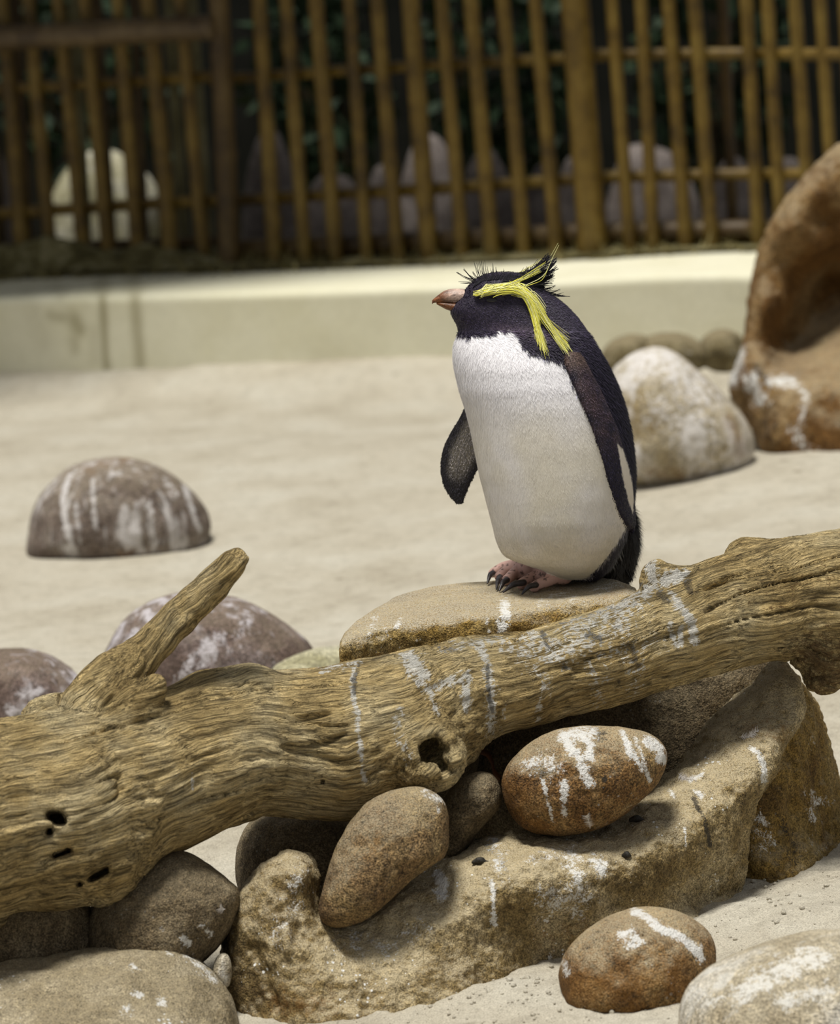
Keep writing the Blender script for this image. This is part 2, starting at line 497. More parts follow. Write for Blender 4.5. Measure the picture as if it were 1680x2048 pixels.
# ---- planted strip, ground, dim rear wall behind the fence, and an added roof that shades it
def off(d, i): return path[i] + nor[i] * d
gb = []
offs = np.concatenate([np.linspace(WD - 0.02, WD + 0.7, 50), np.linspace(WD + 0.75, WD + 4.0, 40)])
for i in range(len(path)):
    for d in offs:
        q = path[i] + nor[i] * d
        gb.append((q[0], q[1], 0))
gb = np.array(gb)
dd = np.tile(offs, len(path))
gb[:, 2] = WALL_H + 0.010 + 0.05 * fbm(gb * 9, 4, 61) * smooth01(WD - 0.02, WD + .15, dd) - 0.50 * smooth01(WD + 0.28, WD + 0.55, dd) + (0.075 + 0.10 * fbm(gb * 7, 3, 66)) * (1 - smooth01(-0.75, -0.35, gb[:, 0])) * np.exp(-((dd - WD - 0.07) / 0.06) ** 2)
idb = np.arange(len(gb)).reshape(len(path), len(offs))
gbf = np.stack([idb[:-1, :-1], idb[1:, :-1], idb[1:, 1:], idb[:-1, 1:]], -1).reshape(-1, 4)
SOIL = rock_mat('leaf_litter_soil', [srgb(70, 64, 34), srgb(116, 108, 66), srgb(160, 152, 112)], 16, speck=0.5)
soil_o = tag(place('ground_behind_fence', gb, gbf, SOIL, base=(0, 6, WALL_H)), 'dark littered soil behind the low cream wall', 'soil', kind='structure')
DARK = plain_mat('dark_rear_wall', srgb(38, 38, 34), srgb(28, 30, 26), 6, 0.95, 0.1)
def box(name, lo, hi, mat, parent=None, smooth=False, bev=0.0):
    bm = bmesh.new(); bmesh.ops.create_cube(bm, size=1.0)
    lo = np.array(lo, float); hi = np.array(hi, float)
    for v in bm.verts:
        v.co = Vector((lo + hi) / 2) + Vector([c * s for c, s in zip(v.co, hi - lo)])
    if bev: bmesh.ops.bevel(bm, geom=bm.edges[:], offset=bev, segments=2, affect='EDGES')
    v = np.array([x.co[:] for x in bm.verts]); f = [[a.index for a in x.verts] for x in bm.faces]; bm.free()
    return place(name, v, f, mat, parent=parent, smooth=smooth, base=None if parent else ((lo[0] + hi[0]) / 2, (lo[1] + hi[1]) / 2, lo[2]))
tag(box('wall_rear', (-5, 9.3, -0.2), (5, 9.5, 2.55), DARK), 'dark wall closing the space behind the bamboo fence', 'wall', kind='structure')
tag(box('shade_roof', (-5, 5.46, 2.45), (5, 6.85, 2.6), DARK), 'dark unseen roof added to shade the bamboo fence', 'roof', kind='structure')  # unseen roof added to shade the fence, cut short so sun reaches the rocks

# ================================================================ BAMBOO FENCE
def bamboo_mat(name, c1, c2, c3):
    m, nt, b = newmat(name)
    tc = N(nt, 'ShaderNodeTexCoord').outputs['Object']
    s = mapping(nt, tc, (60, 60, 5))
    n1 = noise(nt, s, 1.0, 4, 0.6); n2 = noise(nt, tc, 7, 4, 0.7)
    c = ramp(nt, n2, [(0.3, c1), (0.5, c2), (0.72, c3)])
    c = mix(nt, 0.5, c, ramp(nt, n1, [(0.3, g1(0.5)), (0.6, g1(1.05))]), 'MULTIPLY')
    L(nt, c, b.inputs['Base Color']); b.inputs['Roughness'].default_value = 0.5; b.inputs['Specular IOR Level'].default_value = 0.35
    bump(nt, b, n1, 0.2, 0.004)
    return m
BAM = bamboo_mat('bamboo', srgb(62, 46, 14), srgb(104, 82, 28), srgb(130, 108, 48))
BAMD = bamboo_mat('bamboo_dark', srgb(48, 36, 16), srgb(74, 56, 24), srgb(98, 80, 44))
BAMP = bamboo_mat('bamboo_pale', srgb(84, 78, 44), srgb(110, 104, 68), srgb(130, 126, 94))
RAILM = bamboo_mat('rail_wood', srgb(60, 48, 34), srgb(90, 74, 50), srgb(120, 102, 72))
def tube(name, a, b, r0, r1, mat, parent, seg=12, nodes=0.22, phase=0.0, bend=0.0):
    a = np.asarray(a, float); b = np.asarray(b, float); Ln = np.linalg.norm(b - a)
    n = max(8, int(Ln / 0.025)); t = np.linspace(0, 1, n)
    ax = (b - a) / Ln
    u = np.cross(ax, [0, 1, 0.1]); u /= np.linalg.norm(u); w = np.cross(ax, u)
    th = np.linspace(0, 2 * math.pi, seg, endpoint=False)
    rad = r0 + (r1 - r0) * t
    if nodes:
        d = np.abs(((t * Ln / nodes + phase + 0.5) % 1) - 0.5) * nodes
        rad = rad * (1 + 0.13 * np.exp(-(d / 0.010) ** 2))
    cen = a + t[:, None] * (b - a) + bend * np.sin(t * math.pi)[:, None] * u
    V = (cen[:, None] + rad[:, None, None] * (np.cos(th)[None, :, None] * u + np.sin(th)[None, :, None] * w)).reshape(-1, 3)
    V = np.concatenate([V, cen[:1], cen[-1:]])
    F = []
    for i in range(n - 1):
        for j in range(seg):
            k = (j + 1) % seg
            F.append([i * seg + j, i * seg + k, (i + 1) * seg + k, (i + 1) * seg + j])
    for j in range(seg):
        k = (j + 1) % seg
        F.append([k, j, n * seg]); F.append([(n - 1) * seg + j, (n - 1) * seg + k, n * seg + 1])
    return place(name, V, F, mat, parent=parent)
FOFF = WD + 0.10
fpath = path + nor * FOFF
def fence_hit(x, y, extra=0.0):
    """point where a pixel's ray meets the upright surface of the fence (offset back by extra)"""
    lo, hi = 9.0, 16.0
    for _ in range(50):
        mid = (lo + hi) / 2; q = P(x, y, mid)
        yy = np.interp(q[0], fpath[:, 0], fpath[:, 1]) + extra
        if q[1] < yy: lo = mid
        else: hi = mid
    return P(x, y, lo)
def cane(root, x0, x1, w, y1=520, extra=0.0, mat=BAM, name='bamboo_cane', ybase=545):
    t = fence_hit(x0, 0, extra); b_ = fence_hit(x1, y1, extra)
    d = (t - b_) / (t - b_)[2]
    bot = b_ + d * (WALL_H - 0.05 - b_[2]); top = b_ + d * (1.75 - b_[2])
    r = w / 2 / FPX * 12.2
    return tube(name, bot, top, r * 1.03, r * 0.95, mat, root, phase=random.random(), bend=random.uniform(-.006, .006), nodes=random.uniform(.2, .3))
c0 = fence_hit(900, 530)
fence = empty('bamboo_fence', (c0[0], c0[1], WALL_H - 0.05))
tag(fence, 'tall fence of upright bamboo canes tied to two cross rails behind the cream wall', 'fence')
for x0, x1, w in [(515, 550, 29), (572, 611, 26), (632, 673, 29), (695, 734, 24), (757, 798, 27), (822, 860, 35), (882, 927, 26), (945, 987, 29), (1003, 1050, 26),
                  (1068, 1115, 27), (1222, 1262, 24), (1278, 1308, 24), (1336, 1374, 26), (1388, 1427, 26), (1495, 1520, 25), (1535, 1566, 24),
                  (1588, 1624, 25), (1640, 1672, 23), (1690, 1722, 25), (1745, 1776, 25), (1800, 1830, 25), (1856, 1885, 25)] + [(1912 + 56 * i, 1941 + 56 * i, 25) for i in range(14)]:
    cane(fence, x0, x1, w * 1.04)
cane(fence, 1446, 1470, 22, extra=0.16, mat=BAMD)
cane(fence, 1150, 1188, 56, extra=-0.02, name='bamboo_post')
cane(fence, 434, 459, 42, extra=-0.04, mat=BAMD, name='bamboo_post')
def rail(root, pts, w, extra, mat=BAM, name='cross_rail'):
    q = [fence_hit(x, y, extra) for x, y in pts]
    for a, b_ in zip(q[:-1], q[1:]):
        dv = (b_ - a) / np.linalg.norm(b_ - a) * 0.03
        tube(name, a - dv, b_ + dv, w / 2 / FPX * 12.3, w / 2 / FPX * 12.2, mat, root, nodes=0.3, phase=random.random())
rail(fence, [(440, 158), (840, 131), (1190, 113)], 23, 0.05)
rail(fence, [(1190, 110), (1500, 107), (1900, 112), (2660, 157)], 23, 0.05)
rail(fence, [(440, 402), (840, 379), (1190, 356)], 24, 0.05)
rail(fence, [(1190, 354), (1500, 348), (1900, 352), (2660, 397)], 24, 0.05)
rail(fence, [(470, 500), (840, 485), (1190, 468)], 46, 0.06, BAMD, 'bottom_rail')
rail(fence, [(1190, 468), (1500, 462), (1900, 470), (2660, 515)], 46, 0.06, BAMD, 'bottom_rail')

c1 = fence_hit(205, 540)
gate = empty('bamboo_gate', (c1[0], c1[1], WALL_H - 0.05))
tag(gate, 'double-layered bamboo gate with a thick dark rail across its canes', 'gate')
for x0, x1, w in [(2, 46, 30), (58, 103, 28), (115, 168, 28), (172, 218, 27), (236, 276, 28), (295, 343, 33), (358, 408, 27), (-58, -14, 28), (-118, -74, 28)] + [(-178 - 60 * i, -132 - 60 * i, 28) for i in range(10)]:
    cane(gate, x0, x1, w)
for x0, x1, w, m in [(28, 60, 22, BAMD), (145, 175, 22, BAMP), (196, 225, 24, BAMD), (340, 372, 24, BAMP), (388, 420, 22, BAMP), (268, 290, 20, BAMD), (-30, 5, 22, BAMD)]:
    cane(gate, x0, x1, w, extra=0.17, mat=m)
rail(gate, [(-760, 230), (-150, 188), (205, 166), (424, 152)], 23, 0.05)
rail(gate, [(-760, 478), (-150, 436), (205, 414), (424, 400)], 25, 0.05)
rail(gate, [(-760, 542), (-150, 500), (205, 490), (424, 482)], 20, 0.10, BAMD, 'bottom_rail')
rail(gate, [(-760, 126), (-150, 84), (205, 66), (412, 55)], 50, -0.06, RAILM, 'thick_rail')

# ================================================================ STONES
def stone(name, outline, yw, T, mat, label, noise_amp=0.006, freq=14, sub=6, e=0.9, ew=0.9, tilt=0.0, tiltx=0.0, dents=(), group=None, cat='rock',
          white=(), dark=(), ochre=(), seed=0, center=None, flat=0.0):
    sp = smooth_poly(outline, 400)
    c = np.array(center) if center else np.array([(sp[:, 0].min() + sp[:, 0].max()) / 2, (sp[:, 1].min() + sp[:, 1].max()) / 2])
    dv = sp - c
    ang = np.arctan2(dv[:, 1], dv[:, 0]); rad = np.hypot(dv[:, 0], dv[:, 1])
    o = np.argsort(ang); ang, rad = ang[o], rad[o]
    n, f = ico(sub)
    th = np.arctan2(n[:, 1], n[:, 0]); s = np.hypot(n[:, 0], n[:, 1])
    R = np.interp(th, ang, rad, period=2 * math.pi)
    s2 = s ** e
    px = c[0] + R * s2 * np.cos(th); py = c[1] + R * s2 * np.sin(th)
    Dc = float(Dy(c[0], c[1], yw)); k = Dc / FPX
    w = T * np.sign(n[:, 2]) * np.abs(n[:, 2]) ** ew
    w = w + tilt * (c[1] - py) * k + tiltx * (px - c[0]) * k
    V = P(px, py, Dc + w)
    f = f[:, ::-1] if np.linalg.det(np.stack([RT, -UP, FWD])) < 0 else f
    me = mesh_np('tmp', V, f); nn = vnormals(me); bpy.data.meshes.remove(me)
    cen = V.mean(0)
    if ((V - cen) * nn).sum() < 0: f = f[:, ::-1]; nn = -nn
    soft = 0.35 + 0.65 * np.abs(n[:, 2])            # keep the traced silhouette
    dsp = (noise_amp * 2.2 * fbm(V * freq, 4, seed) + 0.006 * fbm(V * 60, 3, seed + 9)) * soft
    if flat:                                         # worn facets
        dsp = dsp - flat * np.abs(fbm(V * freq * 0.45, 2, seed + 50)) * soft
    for (x0, y0, x1, y1, wd, dp) in dents:
        ex, ey = x1 - x0, y1 - y0
        t = np.clip(((px - x0) * ex + (py - y0) * ey) / (ex * ex + ey * ey + 1e-9), 0, 1)
        d = np.hypot(px - x0 - t * ex, py - y0 - t * ey)
        dsp = dsp - dp * np.exp(-(d / wd) ** 2) * (n[:, 2] < 0.2)
    V = V + nn * dsp[:, None]
    me = mesh_np('tmp', V, f); nn = vnormals(me); bpy.data.meshes.remove(me)
    at = paint_attr(V, nn, white, dark, ochre, seed)
    ob = place(name, V, f, mat, attrs={'paint': at})
    tag(ob, label, cat, group)
    return ob
SANDC = srgb(196, 182, 150)
R_BACK = rock_mat('rock_purple_streaked', [srgb(88, 76, 66), srgb(128, 114, 104), srgb(150, 138, 126)], 8, SANDC, 0.25, 0.2, streaks=0.75, guano=srgb(222, 218, 216))
R_MID = rock_mat('rock_mauve', [srgb(92, 76, 66), srgb(124, 106, 98), srgb(144, 130, 126)], 7, SANDC, 0.2, 0.2, streaks=0.8, guano=srgb(215, 210, 214), streak_rot=0.5)
R_WHITE = rock_mat('rock_whitewashed', [srgb(150, 128, 84), srgb(186, 172, 142), srgb(214, 206, 192)], 6, SANDC, 0.3, 0.4, streaks=0.75, guano=srgb(230, 226, 222))
R_BROWN = rock_mat('rock_brown_boulder', [srgb(66, 44, 18), srgb(118, 84, 40), srgb(148, 120, 78)], 4.5, SANDC, 0.45, 0.2, streaks=0.0)
R_TAN = rock_mat('rock_tan', [srgb(88, 78, 50), srgb(124, 112, 80), srgb(150, 140, 108)], 7, SANDC, 0.4, 0.4)
R_OCHRE = rock_mat('rock_ochre', [srgb(112, 86, 34), srgb(158, 130, 70), srgb(178, 156, 104)], 7, srgb(190, 180, 158), 0.95, 0.4)
R_RUST = rock_mat('rock_rust', [srgb(92, 62, 34), srgb(132, 100, 60), srgb(164, 138, 94)], 7, SANDC, 0.75, 0.3, grainy=1.3)
R_LEAN = rock_mat('rock_leaning', [srgb(96, 72, 48), srgb(130, 106, 72), srgb(150, 128, 88)], 8, SANDC, 0.6, 0.1, grainy=1.3)
R_DARK = rock_mat('rock_dark', [srgb(80, 68, 48), srgb(112, 98, 74), srgb(136, 122, 96)], 9, SANDC, 0.2, 0.15)
R_FLAT = rock_mat('rock_sandy_flat', [srgb(112, 98, 70), srgb(154, 140, 110), srgb(180, 168, 142)], 14, srgb(178, 165, 136), 0.7, 1.0, grainy=1.25)
R_PALE = rock_mat('rock_pale_front', [srgb(150, 134, 104), srgb(192, 180, 154), srgb(214, 207, 192)], 7, srgb(200, 190, 165), 0.3, 0.1, streaks=0.6, guano=srgb(226, 224, 216), streak_rot=1.1)
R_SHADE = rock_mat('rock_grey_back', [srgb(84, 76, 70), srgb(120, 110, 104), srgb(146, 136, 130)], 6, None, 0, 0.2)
R_CREAM = rock_mat('rock_cream_back', [srgb(150, 144, 104), srgb(196, 190, 156), srgb(216, 212, 190)], 6, None, 0, 0.2)

gy_ = lambda x, y: float(Pz(x, y, 0.0)[1])
# -- on the sand behind the log
stone('boulder', [(58, 1120), (57, 1060), (70, 1010), (97, 970), (142, 932), (192, 917), (240, 914), (292, 923), (342, 947), (386, 984), (413, 1020), (421, 1058), (405, 1100), (360, 1135), (250, 1155), (130, 1145)],
      gy_(240, 1112) + 0.12, 0.15, R_BACK, 'rounded brown boulder streaked white standing alone on the open sand', seed=1, e=0.8,
      white=[([(140, 950), (125, 1000), (140, 1100)], 5), ([(185, 960), (190, 1060)], 5, .8), ([(370, 975), (398, 1060)], 6, .9), ([(300, 1010), (310, 1100)], 7, .7), ([(150, 1000), (160, 1090)], 5, .7), ([(330, 960), (350, 990)], 8, .6)], ochre=[([(170, 935), (260, 918)], 9, .6), ([(240, 1110), (300, 1112)], 9, .7)])
stone('boulder', [(192, 1370), (212, 1300), (250, 1238), (300, 1202), (360, 1186), (430, 1187), (482, 1197), (540, 1226), (590, 1260), (622, 1288), (640, 1340), (620, 1420), (470, 1470), (300, 1465), (205, 1430)],
      gy_(420, 1420) + 0.1, 0.16, R_MID, 'mauve brown boulder splashed white behind the forked branch', seed=2, e=0.85,
      white=[([(275, 1262), (248, 1300)], 7), ([(440, 1270), (400, 1330), (370, 1360)], 10, .7), ([(500, 1240), (470, 1275)], 8, .7), ([(395, 1300), (345, 1380)], 9, .7)])
stone('boulder', [(-90, 1400), (-75, 1335), (-30, 1305), (30, 1297), (82, 1304), (132, 1330), (166, 1365), (184, 1410), (170, 1480), (60, 1510), (-60, 1500)],
      gy_(40, 1480) + 0.1, 0.15, R_MID, 'greyish boulder with white smears just past the broad end of the log', seed=3, e=0.85,
      white=[([(40, 1390), (80, 1380)], 10, .8), ([(20, 1420), (50, 1430)], 12, .8), ([(150, 1350), (165, 1375)], 8, .8)])
stone('stone', [(540, 1352), (566, 1322), (616, 1301), (664, 1292), (705, 1300), (730, 1345), (720, 1420), (640, 1450), (555, 1425)],
      gy_(630, 1430) + 0.07, 0.09, R_CREAM, 'small cream white stone between mauve boulder and the slab under the penguin', seed=4)
stone('boulder', [(1196, 820), (1212, 765), (1236, 728), (1272, 704), (1312, 694), (1352, 706), (1402, 746), (1452, 792), (1492, 838), (1510, 885), (1502, 925), (1470, 953), (1412, 974), (1340, 982), (1276, 976), (1226, 955), (1202, 900)],
      gy_(1360, 975) + 0.13, 0.15, R_WHITE, 'whitewashed egg-shaped boulder lying against the big rust brown boulder', seed=5, e=0.92,
      ochre=[([(1460, 840), (1475, 880), (1480, 910)], 12, .8), ([(1300, 950), (1420, 955)], 14, .6)], white=[([(1280, 720), (1330, 720), (1400, 790)], 34, .75), ([(1330, 830), (1400, 860)], 40, .6)])
for (ol, lab, sd_) in [([(1196, 745), (1206, 700), (1232, 676), (1270, 668), (1300, 680), (1320, 740), (1260, 760)], 'low grey stone at the wall foot beside two mossy stones', 71),
                       ([(1262, 730), (1290, 678), (1330, 664), (1372, 668), (1405, 688), (1425, 725), (1350, 750)], 'grey olive stone in the middle of three at the wall foot', 72),
                       ([(1395, 720), (1404, 680), (1432, 660), (1462, 660), (1486, 678), (1500, 730), (1440, 745)], 'mossy olive stone at the wall foot touching the big brown boulder', 73)]:
    stone('stone', ol, 4.45, 0.10, R_TAN, lab, seed=sd_, group='stones along the wall foot', sub=5)

# -- round the driftwood
stone('oval_stone', [(1002, 1575), (1010, 1538), (1040, 1503), (1090, 1470), (1142, 1455), (1200, 1452), (1262, 1458), (1310, 1475), (1332, 1503), (1330, 1535), (1310, 1572), (1270, 1612), (1220, 1647), (1160, 1668), (1100, 1671), (1050, 1658), (1020, 1627)],
      -0.30, 0.095, R_RUST, 'oval rusty stone with white droppings resting on the rock ledge', cat='stone', seed=11, e=0.95, noise_amp=0.004, tilt=0.15,
      white=[([(1125, 1470), (1150, 1500), (1170, 1540), (1180, 1562)], 10), ([(1165, 1468), (1180, 1490), (1178, 1515)], 9), ([(1125, 1475), (1185, 1465)], 12, .9), ([(1128, 1565), (1128, 1625)], 7, .9), ([(1085, 1560), (1105, 1640)], 4, .8),
             ([(1245, 1465), (1260, 1500), (1285, 1540)], 6, .9), ([(1295, 1480), (1318, 1500), (1325, 1520)], 10, 1), ([(1290, 1535), (1300, 1562)], 5, .9), ([(1060, 1530), (1095, 1525), (1110, 1545)], 18, .6), ([(1270, 1478), (1290, 1530)], 6, .7)],
      dark=[([(1075, 1535), (1085, 1545)], 14, .7), ([(1180, 1462), (1205, 1470)], 10, .8), ([(1208, 1550), (1210, 1560)], 5, .9)], ochre=[([(1010, 1570), (1040, 1610), (1080, 1630)], 26, .7)])
stone('oval_stone', [(638, 1822), (645, 1780), (665, 1712), (690, 1660), (730, 1610), (780, 1581), (832, 1573), (872, 1585), (894, 1615), (898, 1662), (892, 1708), (860, 1734), (820, 1764), (780, 1803), (730, 1842), (682, 1856), (650, 1848)],
      -0.47, 0.075, R_LEAN, 'sandy brown oval stone leaning in the notch of the rock ledge', cat='stone', seed=12, e=0.92, noise_amp=0.004, tilt=0.25,
      white=[([(850, 1585), (880, 1600)], 9, .7), ([(872, 1600), (876, 1625)], 5, .7)], dark=[([(720, 1640), (800, 1610)], 26, .35)], ochre=[([(735, 1720), (760, 1670)], 10, .5)])
stone('round_stone', [(1118, 1965), (1124, 1920), (1150, 1880), (1200, 1840), (1252, 1817), (1312, 1813), (1362, 1825), (1412, 1858), (1432, 1900), (1425, 1960), (1385, 2020), (1320, 2048), (1210, 2052), (1145, 2025)],
      gy_(1250, 2015) + 0.085, 0.10, R_RUST, 'squat ochre stone with a white stripe half buried in the sand', cat='stone', seed=13, e=0.85, tilt=0.35, noise_amp=0.006, flat=0.01,
      white=[([(1270, 1822), (1300, 1840), (1330, 1862), (1365, 1875), (1390, 1900), (1402, 1918)], 8), ([(1245, 1872), (1262, 1862), (1275, 1880), (1262, 1893)], 10, .9), ([(1130, 1930), (1135, 1945)], 8, .7)],
      ochre=[([(1150, 1980), (1250, 1990), (1340, 1960)], 46, .8)], dark=[([(1150, 1900), (1220, 1850)], 16, .4)])
stone('boulder', [(1362, 2110), (1358, 2040), (1366, 1995), (1388, 1960), (1432, 1926), (1500, 1896), (1582, 1870), (1680, 1857), (1780, 1878), (1850, 1970), (1850, 2110), (1720, 2210), (1480, 2200)],
      gy_(1520, 2150) + 0.14, 0.15, R_PALE, 'large pale boulder with white smears in front of the rock pile', seed=14, e=0.85, tilt=0.45,
      white=[([(1480, 1990), (1560, 1940), (1640, 1915)], 22, .8), ([(1400, 2010), (1440, 2000)], 14, .6), ([(1560, 2000), (1660, 1985)], 20, .7)])
stone('flat_rock', [(-160, 2060), (-150, 1975), (-60, 1935), (0, 1924), (100, 1906), (200, 1890), (300, 1882), (352, 1890), (402, 1921), (440, 1962), (468, 2008), (482, 2060), (490, 2150), (380, 2230), (150, 2260), (-100, 2240)],
      -0.60, 0.17, R_FLAT, 'broad flat sandy rock below the thick end of the log', seed=15, e=0.72, ew=0.8, tilt=0.9, noise_amp=0.011, freq=20,
      white=[([(330, 1895), (340, 1912)], 6, .8), ([(375, 1910), (430, 1960)], 8, .7), ([(270, 1988), (285, 1990)], 7, .9), ([(318, 2003), (326, 2003)], 6, .9), ([(250, 2020), (270, 2026)], 8, .7), ([(262, 1932), (268, 1936)], 6, .8)])
stone('rock', [(172, 1890), (176, 1830), (205, 1765), (262, 1722), (330, 1700), (376, 1702), (422, 1730), (460, 1762), (482, 1790), (470, 1840), (440, 1890), (400, 1930), (330, 1985), (220, 1985), (185, 1950)],
      -0.47, 0.10, R_DARK, 'dark grey rock wedged under the log with a scuffed flat face', seed=16, e=0.85, tilt=0.2,
      white=[([(365, 1875), (375, 1885)], 7, .7), ([(405, 1850), (420, 1870)], 5, .6)])
stone('rock', [(-90, 1880), (-70, 1790), (0, 1770), (100, 1778), (172, 1800), (188, 1855), (190, 1915), (150, 1960), (30, 1975), (-70, 1960)],
      -0.46, 0.09, R_DARK, 'shadowed dark rock propping the broad end of the log', seed=17, e=0.8)
stone('rock', [(474, 1770), (474, 1700), (492, 1655), (528, 1628), (620, 1615), (690, 1640), (725, 1700), (715, 1800), (620, 1850), (510, 1840)],
      -0.20, 0.10, R_DARK, 'dark brown rock behind the leaning stone and under the log', seed=18, e=0.8)
stone('rock', [(870, 1720), (880, 1620), (905, 1575), (950, 1545), (985, 1548), (1004, 1580), (1000, 1615), (965, 1655), (930, 1700), (900, 1740)],
      -0.30, 0.06, R_DARK, 'small olive brown rock between the leaning stone and oval rusty stone', seed=19, e=0.9)
stone('rock', [(900, 1640), (915, 1500), (960, 1420), (1060, 1330), (1200, 1300), (1330, 1285), (1450, 1280), (1540, 1310), (1552, 1400), (1500, 1520), (1400, 1640), (1250, 1720), (1000, 1730)],
      0.15, 0.12, R_DARK, 'large dark rock carrying the slab behind the log', seed=20, e=0.75, ew=0.8)
stone('rock', [(560, 1500), (600, 1400), (700, 1330), (830, 1310), (920, 1340), (960, 1460), (930, 1600), (800, 1680), (640, 1640)],
      0.02, 0.13, R_DARK, 'dark rock under the broad end of the slab', seed=24, e=0.75, ew=0.8)
stone('pebble', [(426, 1960), (428, 1925), (440, 1908), (456, 1912), (462, 1940), (455, 1975)], -0.53, 0.022, R_PALE, 'tiny white pebble in the gap beside the ledge', cat='stone', seed=21, sub=4)

# ---- sculpted ledge (front depth from control points, closed solid)
def tps(ctrl, X, Y):
    c = np.array(ctrl, float); p = c[:, :2] / 1000; n = len(p)
    U = lambda r2: np.where(r2 > 0, 0.5 * r2 * np.log(r2 + 1e-20), 0)
    K = U(((p[:, None] - p[None]) ** 2).sum(-1)) + np.eye(n) * 2e-3
    Q = np.concatenate([np.ones((n, 1)), p], 1)
    A = np.block([[K, Q], [Q.T, np.zeros((3, 3))]])
    s = np.linalg.solve(A, np.concatenate([c[:, 2], np.zeros(3)]))
    x, y = X / 1000, Y / 1000
    r = s[n] + s[n + 1] * x + s[n + 2] * y
    for i in range(n): r = r + s[i] * U((x - p[i, 0]) ** 2 + (y - p[i, 1]) ** 2)
    return r
def relief(name, outline, ctrl, mat, label, Rm=0.05, Rpx=45, back=0.2, step=4.0, dstep=0.004, seed=0, amp=0.010, freq=13, dents=(), white=(), dark=(), ochre=(), cat='rock'):
    sp = smooth_poly(outline, 240)
    x0, x1, y0, y1 = sp[:, 0].min() - 16, sp[:, 0].max() + 16, sp[:, 1].min() - 16, sp[:, 1].max() + 16
    xs = np.arange(x0, x1, step); ys = np.arange(y0, y1, step)
    X, Y = np.meshgrid(xs, ys, indexing='ij')
    pts = []
    for x, y, mode, v in ctrl:
        pts.append((x, y, float(Dz(x, y, v)) if mode == 'z' else float(Dy(x, y, v))))
    D0 = tps(pts, X, Y)
    D0 = np.clip(D0, min(p[2] for p in pts) - 0.04, max(p[2] for p in pts) + 0.06)
    sd_ = poly_sdf(sp, X, Y)
    for (a, b_, c, d, wd, dp) in dents:
        ex, ey = c - a, d - b_
        t = np.clip(((X - a) * ex + (Y - b_) * ey) / (ex * ex + ey * ey + 1e-9), 0, 1)
        D0 = D0 + dp * np.exp(-(((X - a - t * ex) ** 2 + (Y - b_ - t * ey) ** 2) / wd ** 2))
    D0 = D0 - 2 * amp * fbm(np.stack([X * 0.0007 * freq, Y * 0.0007 * freq, X * 0 + seed], -1), 4, seed)
    t = np.clip(-sd_ / Rpx, -1, 1)
    g = np.where(t >= 0, np.sqrt(np.maximum(0, 1 - (1 - t) ** 2)), 3 * t)
    Df = D0 + Rm * (1 - g); Db = D0 + Rm + back * g
    ins = sd_ < 4
    ds = np.arange(Df[ins].min() - 3 * dstep, Db[ins].max() + 4 * dstep, dstep)
    f = np.maximum(Df[..., None] - ds, ds - Db[..., None])
    V, F = surface_nets(f.astype(np.float32))
    V = relax(V, F, 2, 0.5)
    W = P(x0 + V[:, 0] * step, y0 + V[:, 1] * step, ds[0] + V[:, 2] * dstep)
    me = mesh_np('tmp', W, F); nn = vnormals(me)
    if ((W - W.mean(0)) * nn).sum() < 0: F = F[:, ::-1]; nn = -nn
    bpy.data.meshes.remove(me)
    W = W + nn * (0.016 * fbm(W * np.array([26, 26, 16]), 4, seed + 3) + 0.007 * fbm(W * 80, 3, seed + 4))[:, None]
    at = paint_attr(W, nn, white, dark, ochre, seed)
    o = place(name, W, F, mat, attrs={'paint': at})
    return tag(o, label, cat)
relief('boulder', [(1685, 285), (1632, 328), (1580, 388), (1540, 450), (1514, 512), (1503, 565), (1494, 622), (1485, 682), (1474, 722), (1458, 770), (1474, 812), (1506, 862), (1524, 905), (1570, 945), (1640, 975), (1760, 1005), (1900, 990), (2000, 860), (2040, 640), (1980, 420), (1880, 310), (1780, 265)],
       [(1520, 560, 'y', 3.50), (1560, 470, 'y', 3.50), (1640, 370, 'y', 3.54), (1600, 450, 'y', 3.46), (1690, 400, 'y', 3.50), (1640, 440, 'y', 3.62), (1590, 530, 'y', 3.58), (1545, 620, 'y', 3.46), (1630, 500, 'y', 3.52), (1580, 600, 'y', 3.50), (1690, 470, 'y', 3.52),
        (1670, 560, 'y', 3.72), (1620, 620, 'y', 3.70), (1585, 690, 'y', 3.64), (1650, 660, 'y', 3.60), (1520, 720, 'y', 3.40), (1560, 770, 'y', 3.34), (1640, 740, 'y', 3.36), (1680, 800, 'y', 3.28), (1500, 800, 'y', 3.40), (1540, 870, 'y', 3.30), (1640, 930, 'y', 3.24), (1800, 960, 'y', 3.22), (1800, 600, 'y', 3.5), (1850, 800, 'y', 3.25), (1800, 400, 'y', 3.55), (1950, 700, 'y', 3.5)],
       R_BROWN, 'huge rust brown boulder with a hollowed face rising above the sand', seed=6, Rm=0.12, Rpx=60, back=0.35, step=5, dstep=0.008, amp=0.02, freq=9,
       white=[([(1500, 760), (1520, 800)], 16, .8), ([(1545, 760), (1580, 765)], 12, .8), ([(1590, 770), (1612, 790), (1600, 850)], 9, .62), ([(1590, 860), (1606, 890)], 12, .65), ([(1478, 700), (1462, 765)], 12, .8)], dark=[([(1510, 740), (1530, 760)], 14, .7), ([(1530, 810), (1540, 870)], 18, .6)])
R_LEDGE = rock_mat('rock_ledge', [srgb(88, 70, 40), srgb(146, 126, 84), srgb(186, 170, 134)], 8, SANDC, 0.9, 1.0)
R_SIDE = rock_mat('rock_side', [srgb(84, 60, 38), srgb(142, 116, 62), srgb(156, 134, 84)], 6, SANDC, 0.4, 0.3)
